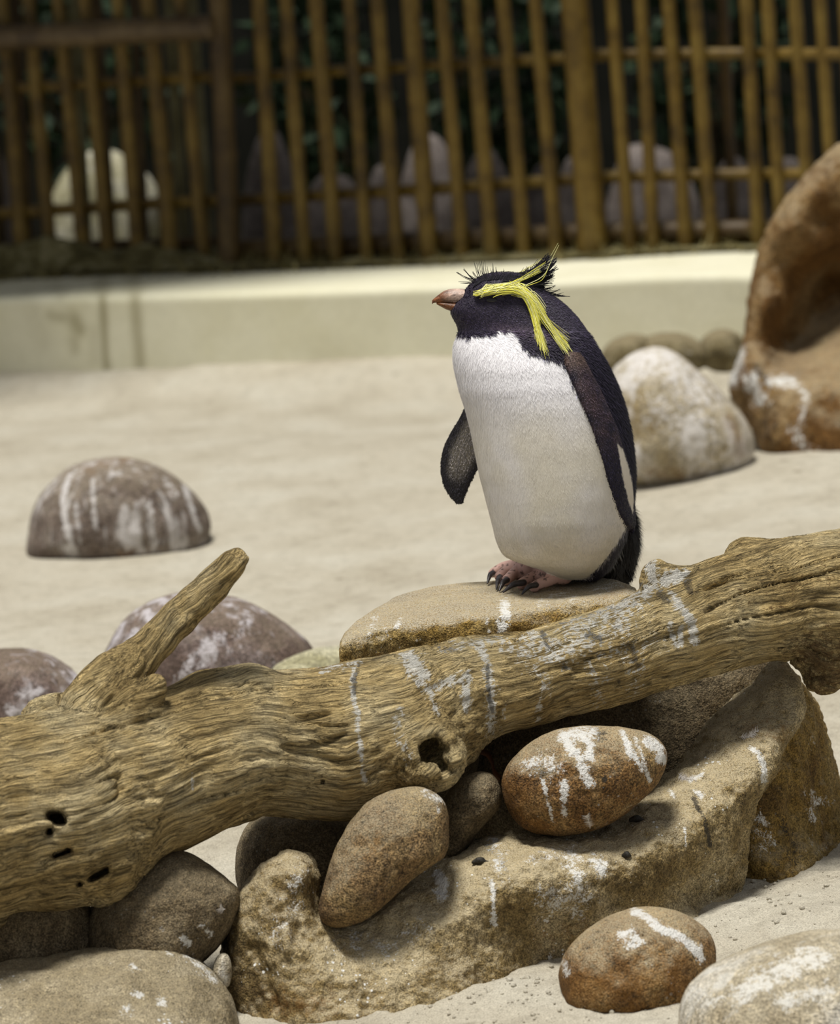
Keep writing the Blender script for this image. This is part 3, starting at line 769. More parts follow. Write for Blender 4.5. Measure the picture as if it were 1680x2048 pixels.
relief('ledge_rock', [(1482, 1815), (1476, 1650), (1490, 1520), (1530, 1400), (1572, 1338), (1604, 1362), (1642, 1430), (1668, 1512), (1688, 1592), (1730, 1650), (1740, 1710), (1680, 1725), (1620, 1775), (1585, 1790), (1550, 1805), (1510, 1805)],
       [(1490, 1790, 'y', -0.10), (1550, 1782, 'z', -0.01), (1640, 1730, 'z', -0.01), (1700, 1680, 'z', -0.01), (1500, 1600, 'y', -0.08), (1560, 1600, 'y', -0.08), (1620, 1600, 'y', -0.01), (1670, 1600, 'y', 0.06), (1600, 1480, 'y', -0.01), (1640, 1480, 'y', 0.05), (1580, 1390, 'y', 0.02), (1530, 1700, 'y', -0.12), (1600, 1700, 'y', -0.06)],
       R_SIDE, 'brown furrowed rock standing against the right flank of the ledge', seed=31, Rpx=36, Rm=0.05, back=0.22,
       dents=[(1578, 1480, 1590, 1730, 10, 0.012), (1610, 1500, 1650, 1660, 12, 0.012)],
       white=[([(1520, 1640), (1530, 1690)], 18, .55), ([(1620, 1590), (1630, 1640)], 10, .5), ([(1625, 1600), (1660, 1605)], 9, .55)], dark=[([(1570, 1650), (1590, 1730)], 22, .5)])
ledge = relief('ledge_rock', [(436, 1975), (444, 1895), (452, 1838), (470, 1800), (512, 1750), (552, 1710), (590, 1700), (622, 1712), (640, 1750), (640, 1790), (650, 1824), (684, 1834), (732, 1820), (782, 1782), (830, 1746), (872, 1722), (902, 1714),
        (950, 1680), (1000, 1668), (1060, 1650), (1160, 1628), (1260, 1600), (1320, 1560), (1370, 1510), (1430, 1430), (1500, 1370), (1556, 1326), (1596, 1352), (1608, 1400), (1606, 1445), (1578, 1490), (1552, 1550), (1508, 1612), (1494, 1690), (1484, 1770), (1478, 1830),
        (1430, 1885), (1300, 1920), (1130, 1945), (1050, 1980), (900, 2035), (780, 2060), (680, 2075), (580, 2085), (490, 2060), (450, 2020)],
       [(455, 1990, 'y', -0.52), (470, 1850, 'y', -0.50), (520, 2030, 'z', 0.0), (600, 2045, 'z', 0.0), (700, 2035, 'z', 0), (800, 2018, 'z', 0), (900, 1995, 'z', 0), (1000, 1955, 'z', 0), (1110, 1915, 'z', 0), (1250, 1890, 'z', 0), (1400, 1860, 'z', 0), (1470, 1810, 'z', 0),
        (530, 1790, 'y', -0.51), (590, 1705, 'y', -0.47), (600, 1760, 'y', -0.52), (560, 1880, 'y', -0.56), (600, 1950, 'y', -0.585), (480, 1930, 'y', -0.52), (632, 1790, 'y', -0.47), (655, 1850, 'y', -0.50), (665, 1900, 'y', -0.545),
        (700, 1870, 'y', -0.47), (740, 1870, 'y', -0.49), (720, 1940, 'y', -0.555), (810, 1790, 'y', -0.45), (850, 1840, 'y', -0.50), (850, 1930, 'y', -0.535),
        (910, 1715, 'y', -0.37), (940, 1770, 'y', -0.47), (960, 1690, 'y', -0.34), (990, 1720, 'y', -0.43), (980, 1850, 'y', -0.485),
        (1060, 1665, 'y', -0.29), (1080, 1710, 'y', -0.42), (1080, 1820, 'y', -0.45), (1170, 1650, 'y', -0.24), (1180, 1700, 'y', -0.385), (1180, 1800, 'y', -0.425), (1160, 1870, 'y', -0.42),
        (1270, 1610, 'y', -0.20), (1290, 1660, 'y', -0.335), (1300, 1760, 'y', -0.37), (1300, 1840, 'y', -0.35),
        (1370, 1540, 'y', -0.14), (1400, 1590, 'y', -0.26), (1400, 1680, 'y', -0.31), (1390, 1760, 'y', -0.31), (1400, 1820, 'y', -0.255),
        (1440, 1450, 'y', -0.07), (1440, 1520, 'y', -0.17), (1470, 1590, 'y', -0.245), (1470, 1700, 'y', -0.25), (1465, 1780, 'y', -0.215),
        (1510, 1400, 'y', -0.04), (1510, 1470, 'y', -0.13), (1540, 1530, 'y', -0.17), (1560, 1345, 'y', -0.02), (1570, 1400, 'y', -0.07), (1590, 1440, 'y', -0.10)],
       R_LEDGE, 'long sculpted rock ledge with a knob and notch below the log', seed=30, Rm=0.045, Rpx=40, back=0.11, amp=0.011,
       dents=[(1350, 1740, 1460, 1740, 14, 0.012), (1395, 1590, 1470, 1580, 12, 0.008), (505, 1900, 560, 2010, 14, 0.010), (568, 1800, 575, 1900, 10, -0.010), (1340, 1790, 1470, 1790, 30, 0.018), (1490, 1480, 1440, 1540, 16, 0.008), (1030, 1690, 1090, 1705, 16, .012)],
       white=[([(878, 1755), (888, 1785)], 13, .95), ([(985, 1680), (1000, 1710), (995, 1760)], 13, .6), ([(985, 1760), (988, 1850)], 5, .85), ([(1140, 1710), (1160, 1760)], 20, .62), ([(1190, 1720), (1205, 1735)], 15, .75), ([(1090, 1800), (1160, 1790)], 26, .58), ([(1150, 1830), (1165, 1770)], 12, .6),
              ([(1500, 1495), (1515, 1505), (1528, 1530), (1528, 1560)], 6, 1), ([(1380, 1558), (1400, 1552)], 7, .8), ([(1385, 1580), (1405, 1592)], 5, .8), ([(1100, 1930), (1110, 1940)], 18, .5), ([(1370, 1650), (1372, 1705)], 3, .7), ([(700, 1880), (780, 1890), (850, 1850)], 28, .42), ([(600, 1740), (560, 1870)], 22, .40), ([(1338, 1580), (1350, 1595)], 5, .7), ([(1060, 1720), (1120, 1700)], 12, .5)],
       dark=[([(1385, 1595), (1410, 1640), (1420, 1690)], 5, .9), ([(950, 1680), (985, 1690), (1005, 1730)], 13, .6),],
       ochre=[([(560, 2010), (640, 2010)], 26, .6), ([(1100, 1880), (1300, 1850)], 30, .45), ([(1500, 1450), (1560, 1470)], 20, .5)])

# ---- slab the penguin stands on
ZT = float(Py(1070, 1180, 0.05)[2])
plan_px = [(672, 1280), (690, 1246), (735, 1214), (790, 1186), (860, 1168), (950, 1157), (1050, 1150), (1150, 1146), (1230, 1148), (1270, 1168), (1268, 1188), (1190, 1203), (1080, 1218), (950, 1232), (820, 1248), (735, 1268), (690, 1284)]
plan = np.array([Pz(x, y, ZT)[:2] for x, y in plan_px])
plan = smooth_poly(plan, 160)
def slab():
    h = 0.0035; RR = 0.022; TH = 0.125
    lo = np.array([plan[:, 0].min() - 0.03, plan[:, 1].min() - 0.03, ZT - TH - 0.03]); hi = np.array([plan[:, 0].max() + 0.03, plan[:, 1].max() + 0.03, ZT + 0.03])
    ax = [np.arange(lo[i], hi[i], h) for i in range(3)]
    X, Y = np.meshgrid(ax[0], ax[1], indexing='ij')
    d2 = poly_sdf(plan, X, Y)
    top = ZT + 0.010 * fbm(np.stack([X * 9, Y * 9, X * 0], -1), 3, 77) * smooth01(0.02, 0.12, np.hypot(X - Pz(1080, 1175, ZT)[0], Y - 0.05))
    Z = ax[2][None, None]
    dz = np.maximum(Z - top[..., None], (ZT - TH) - Z) + RR
    dp = d2[..., None] + RR - 0.18 * np.minimum(0, Z - (ZT - 0.05)) * 0
    f = np.minimum(np.maximum(dz, dp), 0) + np.sqrt(np.maximum(dz, 0) ** 2 + np.maximum(dp, 0) ** 2) - RR
    V, F = surface_nets(f.astype(np.float32)); V = relax(V, F, 2)
    W = lo + V * h
    me = mesh_np('tmp', W, F); nn = vnormals(me); bpy.data.meshes.remove(me)
    if ((W - W.mean(0)) * nn).sum() < 0: F = F[:, ::-1]; nn = -nn
    side = 1 - smooth01(0.5, 0.9, nn[:, 2])
    W = W + nn * (0.022 * fbm(W * 16, 4, 78) * side + 0.004 * fbm(W * 40, 3, 79) * (0.4 + side))[:, None]
    at = paint_attr(W, nn, white=[([(1010, 1208), (1005, 1250)], 10, .9), ([(973, 1238), (976, 1262)], 4, .9), ([(750, 1240), (735, 1275)], 7, .55), ([(800, 1240), (790, 1260)], 6, .6), ([(1080, 1210), (1110, 1190), (1150, 1195)], 10, .5), ([(1190, 1180), (1240, 1172)], 9, .45)],
                    dark=[([(700, 1290), (705, 1300)], 4, .8), ([(1090, 1215), (1110, 1222)], 5, .5)], ochre=[([(720, 1320), (900, 1290), (1100, 1235)], 14, .45), ([(1200, 1200), (1255, 1170)], 9, .5)], seed=5)
    o = place('slab_rock', W, F, R_OCHRE, attrs={'paint': at})
    return tag(o, 'flat ochre slab of rock the penguin stands on behind the log', 'rock')
slab_o = slab()

# ================================================================ DRIFTWOOD LOG
def wood_mat():
    m, nt, b = newmat('driftwood')
    at = N(nt, 'ShaderNodeAttribute', attribute_name='grain').outputs['Vector']
    tc = N(nt, 'ShaderNodeTexCoord').outputs['Object']
    warp = N(nt, 'ShaderNodeTexNoise'); warp.inputs['Scale'].default_value = 9; warp.inputs['Detail'].default_value = 3; L(nt, tc, warp.inputs['Vector'])
    wv_ = N(nt, 'ShaderNodeVectorMath', operation='SCALE'); wv_.inputs['Scale'].default_value = 0.035
    sb = N(nt, 'ShaderNodeVectorMath', operation='SUBTRACT'); L(nt, warp.outputs['Color'], sb.inputs[0]); sb.inputs[1].default_value = (0.5, 0.5, 0.5)
    L(nt, sb.outputs[0], wv_.inputs[0])
    ad = N(nt, 'ShaderNodeVectorMath', operation='ADD'); L(nt, at, ad.inputs[0]); L(nt, wv_.outputs[0], ad.inputs[1])
    gv = ad.outputs[0]
    n1 = noise(nt, mapping(nt, gv, (13, 300, 300)), 1.0, 4, 0.65, 0.3)
    n2 = noise(nt, mapping(nt, gv, (4, 50, 50)), 1.0, 5, 0.65, 0.3)
    n3 = noise(nt, tc, 9, 5, 0.65)
    n4 = noise(nt, tc, 480, 2, 0.7)
    c = ramp(nt, n3, [(0.28, srgb(156, 132, 84)), (0.48, srgb(200, 176, 124)), (0.66, srgb(216, 198, 154))])
    c = mix(nt, 0.8, c, ramp(nt, n1, [(0.36, g1(0.12)), (0.47, g1(0.72)), (0.60, g1(1.4))]), 'MULTIPLY')
    c = mix(nt, 0.65, c, ramp(nt, n2, [(0.32, g1(0.32)), (0.45, g1(0.84)), (0.65, g1(1.12))]), 'MULTIPLY')
    nc = noise(nt, mapping(nt, gv, (5, 75, 75)), 1.0, 3, 0.55, 0.5)
    crack = sstep(nt, math_(nt, 'ABSOLUTE', math_(nt, 'SUBTRACT', nc, 0.5)), 0.0, 0.022)
    cm = sstep(nt, noise(nt, mapping(nt, gv, (5, 16, 16)), 1.0, 3, 0.6), 0.45, 0.56)
    crack = math_(nt, 'SUBTRACT', 1.0, math_(nt, 'MULTIPLY', math_(nt, 'SUBTRACT', 1.0, crack), cm))
    c = mix(nt, 0.4, c, ramp(nt, n4, [(0.35, g1(0.5)), (0.55, g1(1.0)), (0.7, g1(1.25))]), 'MULTIPLY')
    pa = N(nt, 'ShaderNodeAttribute', attribute_name='paint'); sp = N(nt, 'ShaderNodeSeparateColor'); L(nt, pa.outputs['Color'], sp.inputs[0])
    en = noise(nt, tc, 110, 5, 0.75)
    brk = math_(nt, 'ADD', math_(nt, 'MULTIPLY', math_(nt, 'SUBTRACT', en, 0.5), 2.2), math_(nt, 'MULTIPLY', math_(nt, 'SUBTRACT', n1, 0.5), 1.6))
    def msk(ch, lo=0.42, hi=0.62):
        return math_(nt, 'MULTIPLY', sstep(nt, math_(nt, 'ADD', sp.outputs[ch], brk), lo, hi), math_(nt, 'GREATER_THAN', sp.outputs[ch], 0.02))
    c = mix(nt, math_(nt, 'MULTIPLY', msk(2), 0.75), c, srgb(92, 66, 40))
    c = mix(nt, math_(nt, 'MULTIPLY', msk(0), 0.9), c, srgb(222, 220, 212))
    c = mix(nt, math_(nt, 'MULTIPLY', msk(1), 0.7), c, srgb(58, 56, 54))
    L(nt, c, b.inputs['Base Color']); b.inputs['Roughness'].default_value = 0.88; b.inputs['Specular IOR Level'].default_value = 0.2
    h = math_(nt, 'ADD', math_(nt, 'MULTIPLY', n1, 0.55), math_(nt, 'ADD', math_(nt, 'MULTIPLY', n2, 0.5), math_(nt, 'MULTIPLY', n4, 0.10)))
    bump(nt, b, math_(nt, 'ADD', h, math_(nt, 'MULTIPLY', crack, 0.35)), 1.0, 0.027)
    return m
WOOD = wood_mat()
def cs(x, y, yw): 
    D = float(Dy(x, y, yw)); return np.array([(x - IW / 2) / FPX * D, -(y - IH / 2) / FPX * D, D])
KL = 5.85 / FPX
AX = [(-190, 1668, -0.58, 185), (-90, 1650, -0.55, 187), (0, 1630, -0.52, 183), (150, 1602, -0.475, 180), (250, 1566, -0.44, 165), (330, 1545, -0.415, 153), (420, 1506, -0.38, 147), (520, 1487, -0.345, 142), (620, 1490, -0.32, 149), (720, 1482, -0.295, 158), (830, 1440, -0.265, 140),
      (930, 1384, -0.235, 107), (1030, 1360, -0.205, 98), (1150, 1330, -0.17, 99), (1280, 1286, -0.13, 101), (1400, 1241, -0.095, 112), (1500, 1214, -0.065, 118), (1600, 1196, -0.035, 124), (1700, 1182, 0.0, 130), (1820, 1160, 0.04, 132)]
BR = [(185, 1425, -0.45, 66), (240, 1352, -0.43, 45), (294, 1302, -0.405, 36), (380, 1215, -0.40, 29), (446, 1148, -0.395, 23), (480, 1110, -0.395, 20)]
def log_build():
    axp = smooth_path([list(cs(x, y, w)) + [r * KL] for x, y, w, r in AX], 44)
    brp = smooth_path([list(cs(x, y, w)) + [r * KL] for x, y, w, r in BR], 12)
    h = 0.0030
    lo = np.array([axp[0, 0] - 0.03, axp[:, 1].min() - 0.24, axp[:, 2].min() - 0.20]); hi = np.array([axp[-1, 0] - 0.01, max(axp[-1, 1] + 0.12, brp[-1, 1] + 0.03), axp[:, 2].max() + 0.16])
    a = [np.arange(lo[i], hi[i], h).astype(np.float32) for i in range(3)]
    nx = len(a[0])
    f = np.full((len(a[0]), len(a[1]), len(a[2])), 9.0, np.float32)
    def sub(c0, c1, r):
        s = []
        for i in range(3):
            l = int(max(0, np.floor((min(c0[i], c1[i]) - r - lo[i]) / h))); u = int(min(len(a[i]), np.ceil((max(c0[i], c1[i]) + r - lo[i]) / h) + 1))
            s.append(slice(l, u))
        return tuple(s)
    def cone(c0, r0, c1, r1, k, carve=False):
        s = sub(c0, c1, max(r0, r1) + 0.05)
        X = a[0][s[0]][:, None, None] - c0[0]; Y = a[1][s[1]][None, :, None] - c0[1]; Z = a[2][s[2]][None, None] - c0[2]
        e = np.asarray(c1) - np.asarray(c0); ee = float(e @ e) + 1e-12
        t = np.clip((X * e[0] + Y * e[1] + Z * e[2]) / ee, 0, 1)
        d = np.sqrt((X - t * e[0]) ** 2 + (Y - t * e[1]) ** 2 + (Z - t * e[2]) ** 2) - (r0 + t * (r1 - r0))
        g = f[s]
        if carve: d = -d; sg = -1
        else: sg = 1
        hh = np.clip(0.5 + 0.5 * sg * (g - d) / k, 0, 1)
        f[s] = (g * (1 - hh) + d * hh) - sg * k * hh * (1 - hh)
    for p, q in zip(axp[:-1], axp[1:]): cone(p[:3], p[3], q[:3], q[3], 0.004)
    def pc(x, y, w, r): return list(cs(x, y, w)) + [r * KL]
    extra = [(pc(92, 1442, -.40, 47), pc(165, 1432, -.41, 50), .02), (pc(400, 1385, -.37, 30), pc(500, 1372, -.35, 34), .03),
             (pc(270, 1395, -.46, 34), pc(312, 1372, -.455, 22), .03),
             (pc(120, 1690, -.52, 105), pc(190, 1705, -.52, 92), .04), (pc(210, 1720, -.53, 55), pc(225, 1745, -.52, 38), .03),
             (pc(-30, 1770, -.52, 45), pc(-8, 1835, -.53, 20), .02),
             (pc(770, 1470, -.32, 95), pc(858, 1512, -.375, 72), .035),
             (pc(1318, 1158, -.10, 36), pc(1390, 1185, -.09, 40), .02), (pc(1490, 1112, -.02, 40), pc(1545, 1118, -.01, 38), .02),
             (pc(1640, 1255, -.05, 92), pc(1640, 1345, -.06, 42), .03), (pc(1690, 1270, -.04, 80), pc(1672, 1330, -.05, 36), .03)]
    for c0, c1, k in extra: cone(np.array(c0[:3]), c0[3], np.array(c1[:3]), c1[3], k)
    for p, q in zip(brp[:-1], brp[1:]): cone(p[:3], p[3], q[:3], q[3], 0.012)
    carves = [(pc(884, 1510, -.47, 40), pc(850, 1495, -.36, 24), .008), (pc(905, 1540, -.46, 22), pc(880, 1530, -.38, 14), .006),
              (pc(530, 1062, -.395, 62), pc(500, 1030, -.395, 70), .003), (pc(436, 1112, -.425, 12), pc(398, 1190, -.425, 6), .004), (pc(470, 1096, -.40, 14), pc(485, 1120, -.41, 3), .004),
              (pc(112, 1636, -.66, 16), pc(120, 1640, -.53, 12), .004), (pc(100, 1631, -.66, 11), pc(108, 1635, -.53, 9), .004), (pc(124, 1641, -.66, 11), pc(130, 1645, -.53, 8), .004), (pc(180, 1757, -.62, 6), pc(183, 1757, -.53, 5), .003), (pc(202, 1746, -.62, 9), pc(203, 1746, -.53, 6), .003), (pc(98, 1662, -.66, 10), pc(100, 1662, -.55, 7), .004), (pc(112, 1712, -.62, 8), pc(116, 1712, -.56, 6), .003), (pc(135, 1702, -.62, 9), pc(138, 1702, -.56, 6), .003), (pc(124, 1707, -.62, 8), pc(127, 1707, -.56, 6), .003),
              (pc(190, 1752, -.62, 9), pc(193, 1752, -.53, 7), .003), (pc(213, 1740, -.62, 10), pc(213, 1740, -.53, 7), .003), (pc(158, 1768, -.62, 6), pc(160, 1768, -.53, 4), .003), (pc(645, 1563, -.55, 8), pc(645, 1563, -.41, 5), .003)]
    for c0, c1, k in carves: cone(np.array(c0[:3]), c0[3], np.array(c1[:3]), c1[3], k, True)
    V, F = surface_nets(f); V = relax(V, F, 1, 0.5)
    C = lo + V * h
    # grain frame: distance along the nearest of trunk / branch axis and offset from it
    def nearest(path4):
        best = np.full(len(C), 1e9); S = np.zeros(len(C)); off_ = np.zeros((len(C), 3)); acc = 0.0
        for p, q in zip(path4[:-1], path4[1:]):
            e = q[:3] - p[:3]; le = np.linalg.norm(e); ee = e @ e
            t = np.clip(((C - p[:3]) @ e) / ee, 0, 1)
            o_ = C - p[:3] - t[:, None] * e; r = p[3] + t * (q[3] - p[3])
            d = np.linalg.norm(o_, axis=1) - r
            m = d < best
            best = np.where(m, d, best); S = np.where(m, acc + t * le, S); off_[m] = o_[m]
            acc += le
        return best, S, off_
    dt = nearest(axp)[0]; db = nearest(brp)[0]
    isb = (db < dt - 0.004)
    fine_ = smooth_path(axp, 300)
    ayc = np.interp(C[:, 0], fine_[:, 0], fine_[:, 1]); azc = np.interp(C[:, 0], fine_[:, 0], fine_[:, 2])
    gt = np.stack([C[:, 0] * 1.03, C[:, 1] - ayc, C[:, 2] - azc], 1)
    e = brp[-1, :3] - brp[2, :3]; e /= np.linalg.norm(e); e2 = np.array([-e[1], e[0], 0]); e2 /= np.linalg.norm(e2)
    r0 = C - brp[2, :3]; gb_ = np.stack([r0 @ e + 3, r0 @ e2, r0[:, 2]], 1)
    grain = np.where(isb[:, None], gb_, gt)
    W = CAM + C[:, :1] * RT + C[:, 1:2] * UP + C[:, 2:] * FWD
    me = mesh_np('tmp', W, F); nn = vnormals(me); bpy.data.meshes.remove(me)
    if ((W - W.mean(0)) * nn).sum() < 0: F = F[:, ::-1]; nn = -nn
    G = grain + 0.02 * np.stack([fbm(W * 8, 2, 1), fbm(W * 8, 2, 2), fbm(W * 8, 2, 3)], 1)
    ridge = fbm(G * np.array([3.5, 52, 52]), 3, 8)
    fissure = np.exp(-(fbm(G * np.array([2.2, 26, 26]), 2, 21) / 0.022) ** 2) * smooth01(0.0, 0.12, fbm(G * np.array([3, 8, 8]), 2, 22) + 0.03)
    W = W + nn * (0.011 * ridge + 0.007 * fbm(G * np.array([9, 120, 120]), 2, 15) + 0.010 * fbm(W * 10, 3, 9) - 0.009 * fissure)[:, None]
    w_ = [([(712, 1320), (705, 1370), (720, 1480), (728, 1560)], 5, .8), ([(820, 1315), (832, 1335), (845, 1350)], 16, .95), ([(842, 1350), (838, 1372)], 6, .9), ([(855, 1380), (900, 1365), (935, 1350), (930, 1400)], 10, .8), ([(935, 1345), (932, 1420)], 7, .9),
          ([(960, 1290), (975, 1330), (985, 1400), (982, 1460)], 11, .75), ([(1010, 1290), (1060, 1320), (1095, 1370)], 14, .55), ([(1060, 1290), (1110, 1300), (1180, 1280), (1250, 1240)], 34, .62), ([(1150, 1260), (1220, 1230), (1270, 1190)], 26, .72), ([(1300, 1135), (1312, 1160), (1290, 1185)], 12, .95),
          ([(1330, 1160), (1365, 1150)], 11, .95), ([(1345, 1190), (1375, 1230), (1392, 1280)], 8, .95), ([(1340, 1250), (1350, 1290)], 6, .9), ([(1362, 1255), (1362, 1285)], 6, .85), ([(1180, 1330), (1200, 1400)], 14, .5), ([(1270, 1290), (1270, 1390)], 18, .45), ([(800, 1420), (790, 1460)], 8, .6), ([(875, 1430), (860, 1380)], 7, .7), ([(800, 1480), (820, 1520)], 12, .5),
          ([(1090, 1360), (1075, 1440)], 6, .6), ([(385, 1548), (386, 1575)], 4, .8), ([(640, 1340), (720, 1325)], 9, .6), ([(880, 1300), (1000, 1275)], 9, .6), ([(1230, 1310), (1300, 1290)], 22, .45), ([(1010, 1410), (1000, 1460)], 5, .5), ([(1200, 1300), (1210, 1360)], 12, .5)]
    d_ = [([(718, 1330), (708, 1360), (710, 1385)], 4, .95), ([(975, 1330), (975, 1370), (985, 1425)], 4, .95), ([(1085, 1265), (1095, 1290)], 5, .8), ([(1180, 1270), (1200, 1280)], 9, .8), ([(1260, 1290), (1275, 1330)], 6, .9), ([(1320, 1190), (1330, 1200)], 8, .9), ([(1375, 1165), (1382, 1185)], 9, .9),
          ([(1240, 1370), (1236, 1360)], 4, .8), ([(880, 1295), (905, 1300)], 8, .6), ([(1110, 1240), (1200, 1225), (1260, 1195)], 12, .45), ([(1280, 1170), (1272, 1180)], 6, .9), ([(770, 1305), (785, 1308)], 4, .8), ([(1130, 1340), (1128, 1330)], 4, .8)]
    o_ = [([(1630, 1310), (1650, 1370), (1690, 1330)], 46, .8), ([(1500, 1190), (1640, 1150)], 32, .35)]  # stub: dark broken wood with some shade painted in; then a bark patch
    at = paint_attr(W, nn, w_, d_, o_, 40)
    return W, F, G, at, isb
LW, LF, LG, LA, LB = log_build()
def submesh(mask_f):
    F = LF[mask_f]; u, inv = np.unique(F, return_inverse=True)
    return LW[u], inv.reshape(F.shape), LG[u], LA[u]
fb = LB[LF].all(1)
v, f_, g_, a_ = submesh(~fb)
base = np.array([Py(840, 1480, -0.26)[0], -0.26, v[:, 2].min()])
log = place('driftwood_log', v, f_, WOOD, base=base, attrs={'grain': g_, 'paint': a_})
tag(log, 'long weathered driftwood log with a snapped branch lying across the rocks', 'log')
v, f_, g_, a_ = submesh(fb)
br = place('branch_stub', v, f_, WOOD, parent=log, attrs={'grain': g_, 'paint': a_})

# ================================================================ PENGUIN
YP = 0.05
def loft(rings, cap=True):
    rings = np.asarray(rings, float); n, m, _ = rings.shape
    V = rings.reshape(-1, 3); i = np.arange(n * m).reshape(n, m); j = np.roll(i, -1, 1)
    F = np.stack([i[:-1], j[:-1], j[1:], i[1:]], -1).reshape(-1, 4).tolist()
    V = np.concatenate([V, rings[0].mean(0)[None], rings[-1].mean(0)[None]])
    for k in range(m):
        F.append([int(j[0, k]), int(i[0, k]), n * m]); F.append([int(i[-1, k]), int(j[-1, k]), n * m + 1])
    return V, F
def chain(pts, radii, seg=10, squash=1.0, n=14, round_ends=True):
    """tapered tube with rounded ends through world points"""
    p = smooth_path(np.concatenate([np.asarray(pts, float), np.asarray(radii, float)[:, None]], 1), n)
    c, r = p[:, :3], np.maximum(p[:, 3], 1e-4)
    t = np.gradient(c, axis=0); t /= np.linalg.norm(t, axis=1)[:, None]
    if round_ends:
        a = np.array([0.05, 0.5, 0.85])
        c = np.concatenate([c[:1] - t[:1] * (r[0] * np.sqrt(1 - a ** 2))[:, None], c, c[-1:] + t[-1:] * (r[-1] * np.sqrt(1 - a[::-1] ** 2))[:, None]])
        r = np.concatenate([r[0] * a, r, r[-1] * a[::-1]]); t = np.concatenate([t[:1]] * 3 + [t] + [t[-1:]] * 3)
    u = np.cross(t, np.array([0.13, 0.21, 1.0])); u /= np.linalg.norm(u, axis=1)[:, None]
    w = np.cross(u, t)
    th = np.linspace(0, 2 * math.pi, seg, endpoint=False)
    return loft(c[:, None] + r[:, None, None] * (np.cos(th)[None, :, None] * u[:, None] + squash * np.sin(th)[None, :, None] * w[:, None]))
def mesh_join(parts):
    V, F, n = [], [], 0
    for v, f in parts:
        V.append(v); F += [[int(a) + n for a in x] for x in f]; n += len(v)
    return np.concatenate(V), F
def bvh_of(v, f): return BVHTree.FromPolygons([Vector(x) for x in v], [list(map(int, x)) for x in f])
ROWS = np.array([  # y, left, right edge (px), half depth (m)
    (545, 985, 1032, .006), (550, 966, 1046, .018), (556, 955, 1058, .025), (566, 941, 1072, .032), (580, 930, 1090, .0375), (590, 925, 1106, .040), (600, 917, 1121, .042), (610, 905, 1132, .0435), (622, 898, 1145, .046), (636, 905, 1157, .049), (651, 914, 1168, .053), (663, 917, 1176, .057),
    (673, 914, 1183, .063), (683, 908, 1189, .069), (700, 905, 1199, .080), (720, 905, 1211, .090), (740, 908, 1222, .098), (780, 917, 1240, .107), (820, 930, 1253, .111), (860, 940, 1262, .113), (900, 948, 1268, .115), (950, 958, 1272, .116), (1000, 971, 1269, .116), (1050, 984, 1260, .114),
    (1080, 991, 1250, .108), (1100, 999, 1242, .099), (1112, 1007, 1236, .090), (1122, 1024, 1230, .082), (1130, 1052, 1226, .074), (1140, 1084, 1217, .062), (1150, 1102, 1206, .048), (1159, 1122, 1192, .024)], float)
ry = np.concatenate([np.linspace(545, 580, 14), np.linspace(584, 1130, 120), np.linspace(1134, 1159, 12)])
rl, rr, rb = [np.interp(ry, ROWS[:, 0], ROWS[:, k]) for k in (1, 2, 3)]
ks = np.array([1, 2, 3, 2, 1]) / 9.0
def sm(a): return np.concatenate([a[:2], np.convolve(a, ks, 'valid'), a[-2:]])
rl, rr, rb = sm(rl), sm(rr), sm(rb)
th = np.linspace(0, 2 * math.pi, 72, endpoint=False)
def Drow(y):
    xc = (np.interp(y, ry, rl) + np.interp(y, ry, rr)) / 2
    return Dy(xc, y, YP)
rings = []
for y, a, b_, dz in zip(ry, rl, rr, rb):
    xc, hw = (a + b_) / 2, (b_ - a) / 2
    Dc = float(Dy(xc, y, YP))
    ring = P(xc + hw * np.cos(th), np.full(72, y), Dc - dz * np.sin(th))
    rings.append(ring)
src_body = loft(rings)
def surf_D(x, y, off=0.0):
    a, b_, dz = np.interp(y, ry, rl), np.interp(y, ry, rr), np.interp(y, ry, rb)
    u = np.clip((x - (a + b_) / 2) / ((b_ - a) / 2), -1, 1)
    return float(Drow(y)) - dz * math.sqrt(max(0, 1 - u * u)) - off
def flipper(pairs, Dfun, thick, seg=20):
    q = smooth_path(pairs, 46); R = []
    for x1, y1, x2, y2, tk in q:
        a = P(x1, y1, Dfun(x1, y1)); b_ = P(x2, y2, Dfun(x2, y2))
        c, u = (a + b_) / 2, (b_ - a) / 2
        t3 = np.linspace(0, 2 * math.pi, seg, endpoint=False)
        nrm = np.cross(u, UP); nrm /= np.linalg.norm(nrm) + 1e-9
        R.append(c + np.cos(t3)[:, None] * u + (np.sin(t3) * np.abs(np.sin(t3)) ** 0.2)[:, None] * nrm * thick * tk)
    return loft(R)
near_pairs = [(1134, 704, 1160, 706, .8), (1130, 716, 1168, 718, 1.5), (1136, 738, 1178, 738, 1.5), (1150, 772, 1196, 770, 1.2), (1167, 812, 1214, 808, 1.0), (1184, 852, 1231, 848, 1.0), (1198, 892, 1244, 886, .95), (1210, 930, 1255, 922, .9), (1221, 970, 1264, 960, .85), (1234, 1010, 1268, 1000, .8), (1248, 1042, 1270, 1034, .7), (1262, 1066, 1271, 1060, .5)]
src_near = flipper(near_pairs, lambda x, y: surf_D(x, y, 0.006), 0.0075)
far_pairs = [(935, 800, 1010, 790, 1), (918, 836, 1000, 830, 1), (902, 862, 985, 880, .9), (886, 895, 968, 915, .85), (880, 934, 955, 940, .8), (885, 967, 942, 966, .7), (897, 990, 932, 988, .6), (912, 1007, 926, 1006, .4)]
src_far = flipper(far_pairs, lambda x, y: float(Drow(y)) + 0.055 - (x - 950) * 0.0004, 0.0075)
def S(x, y, up): return Pz(x, y, ZT + up)
toes = []
foot_parts = []
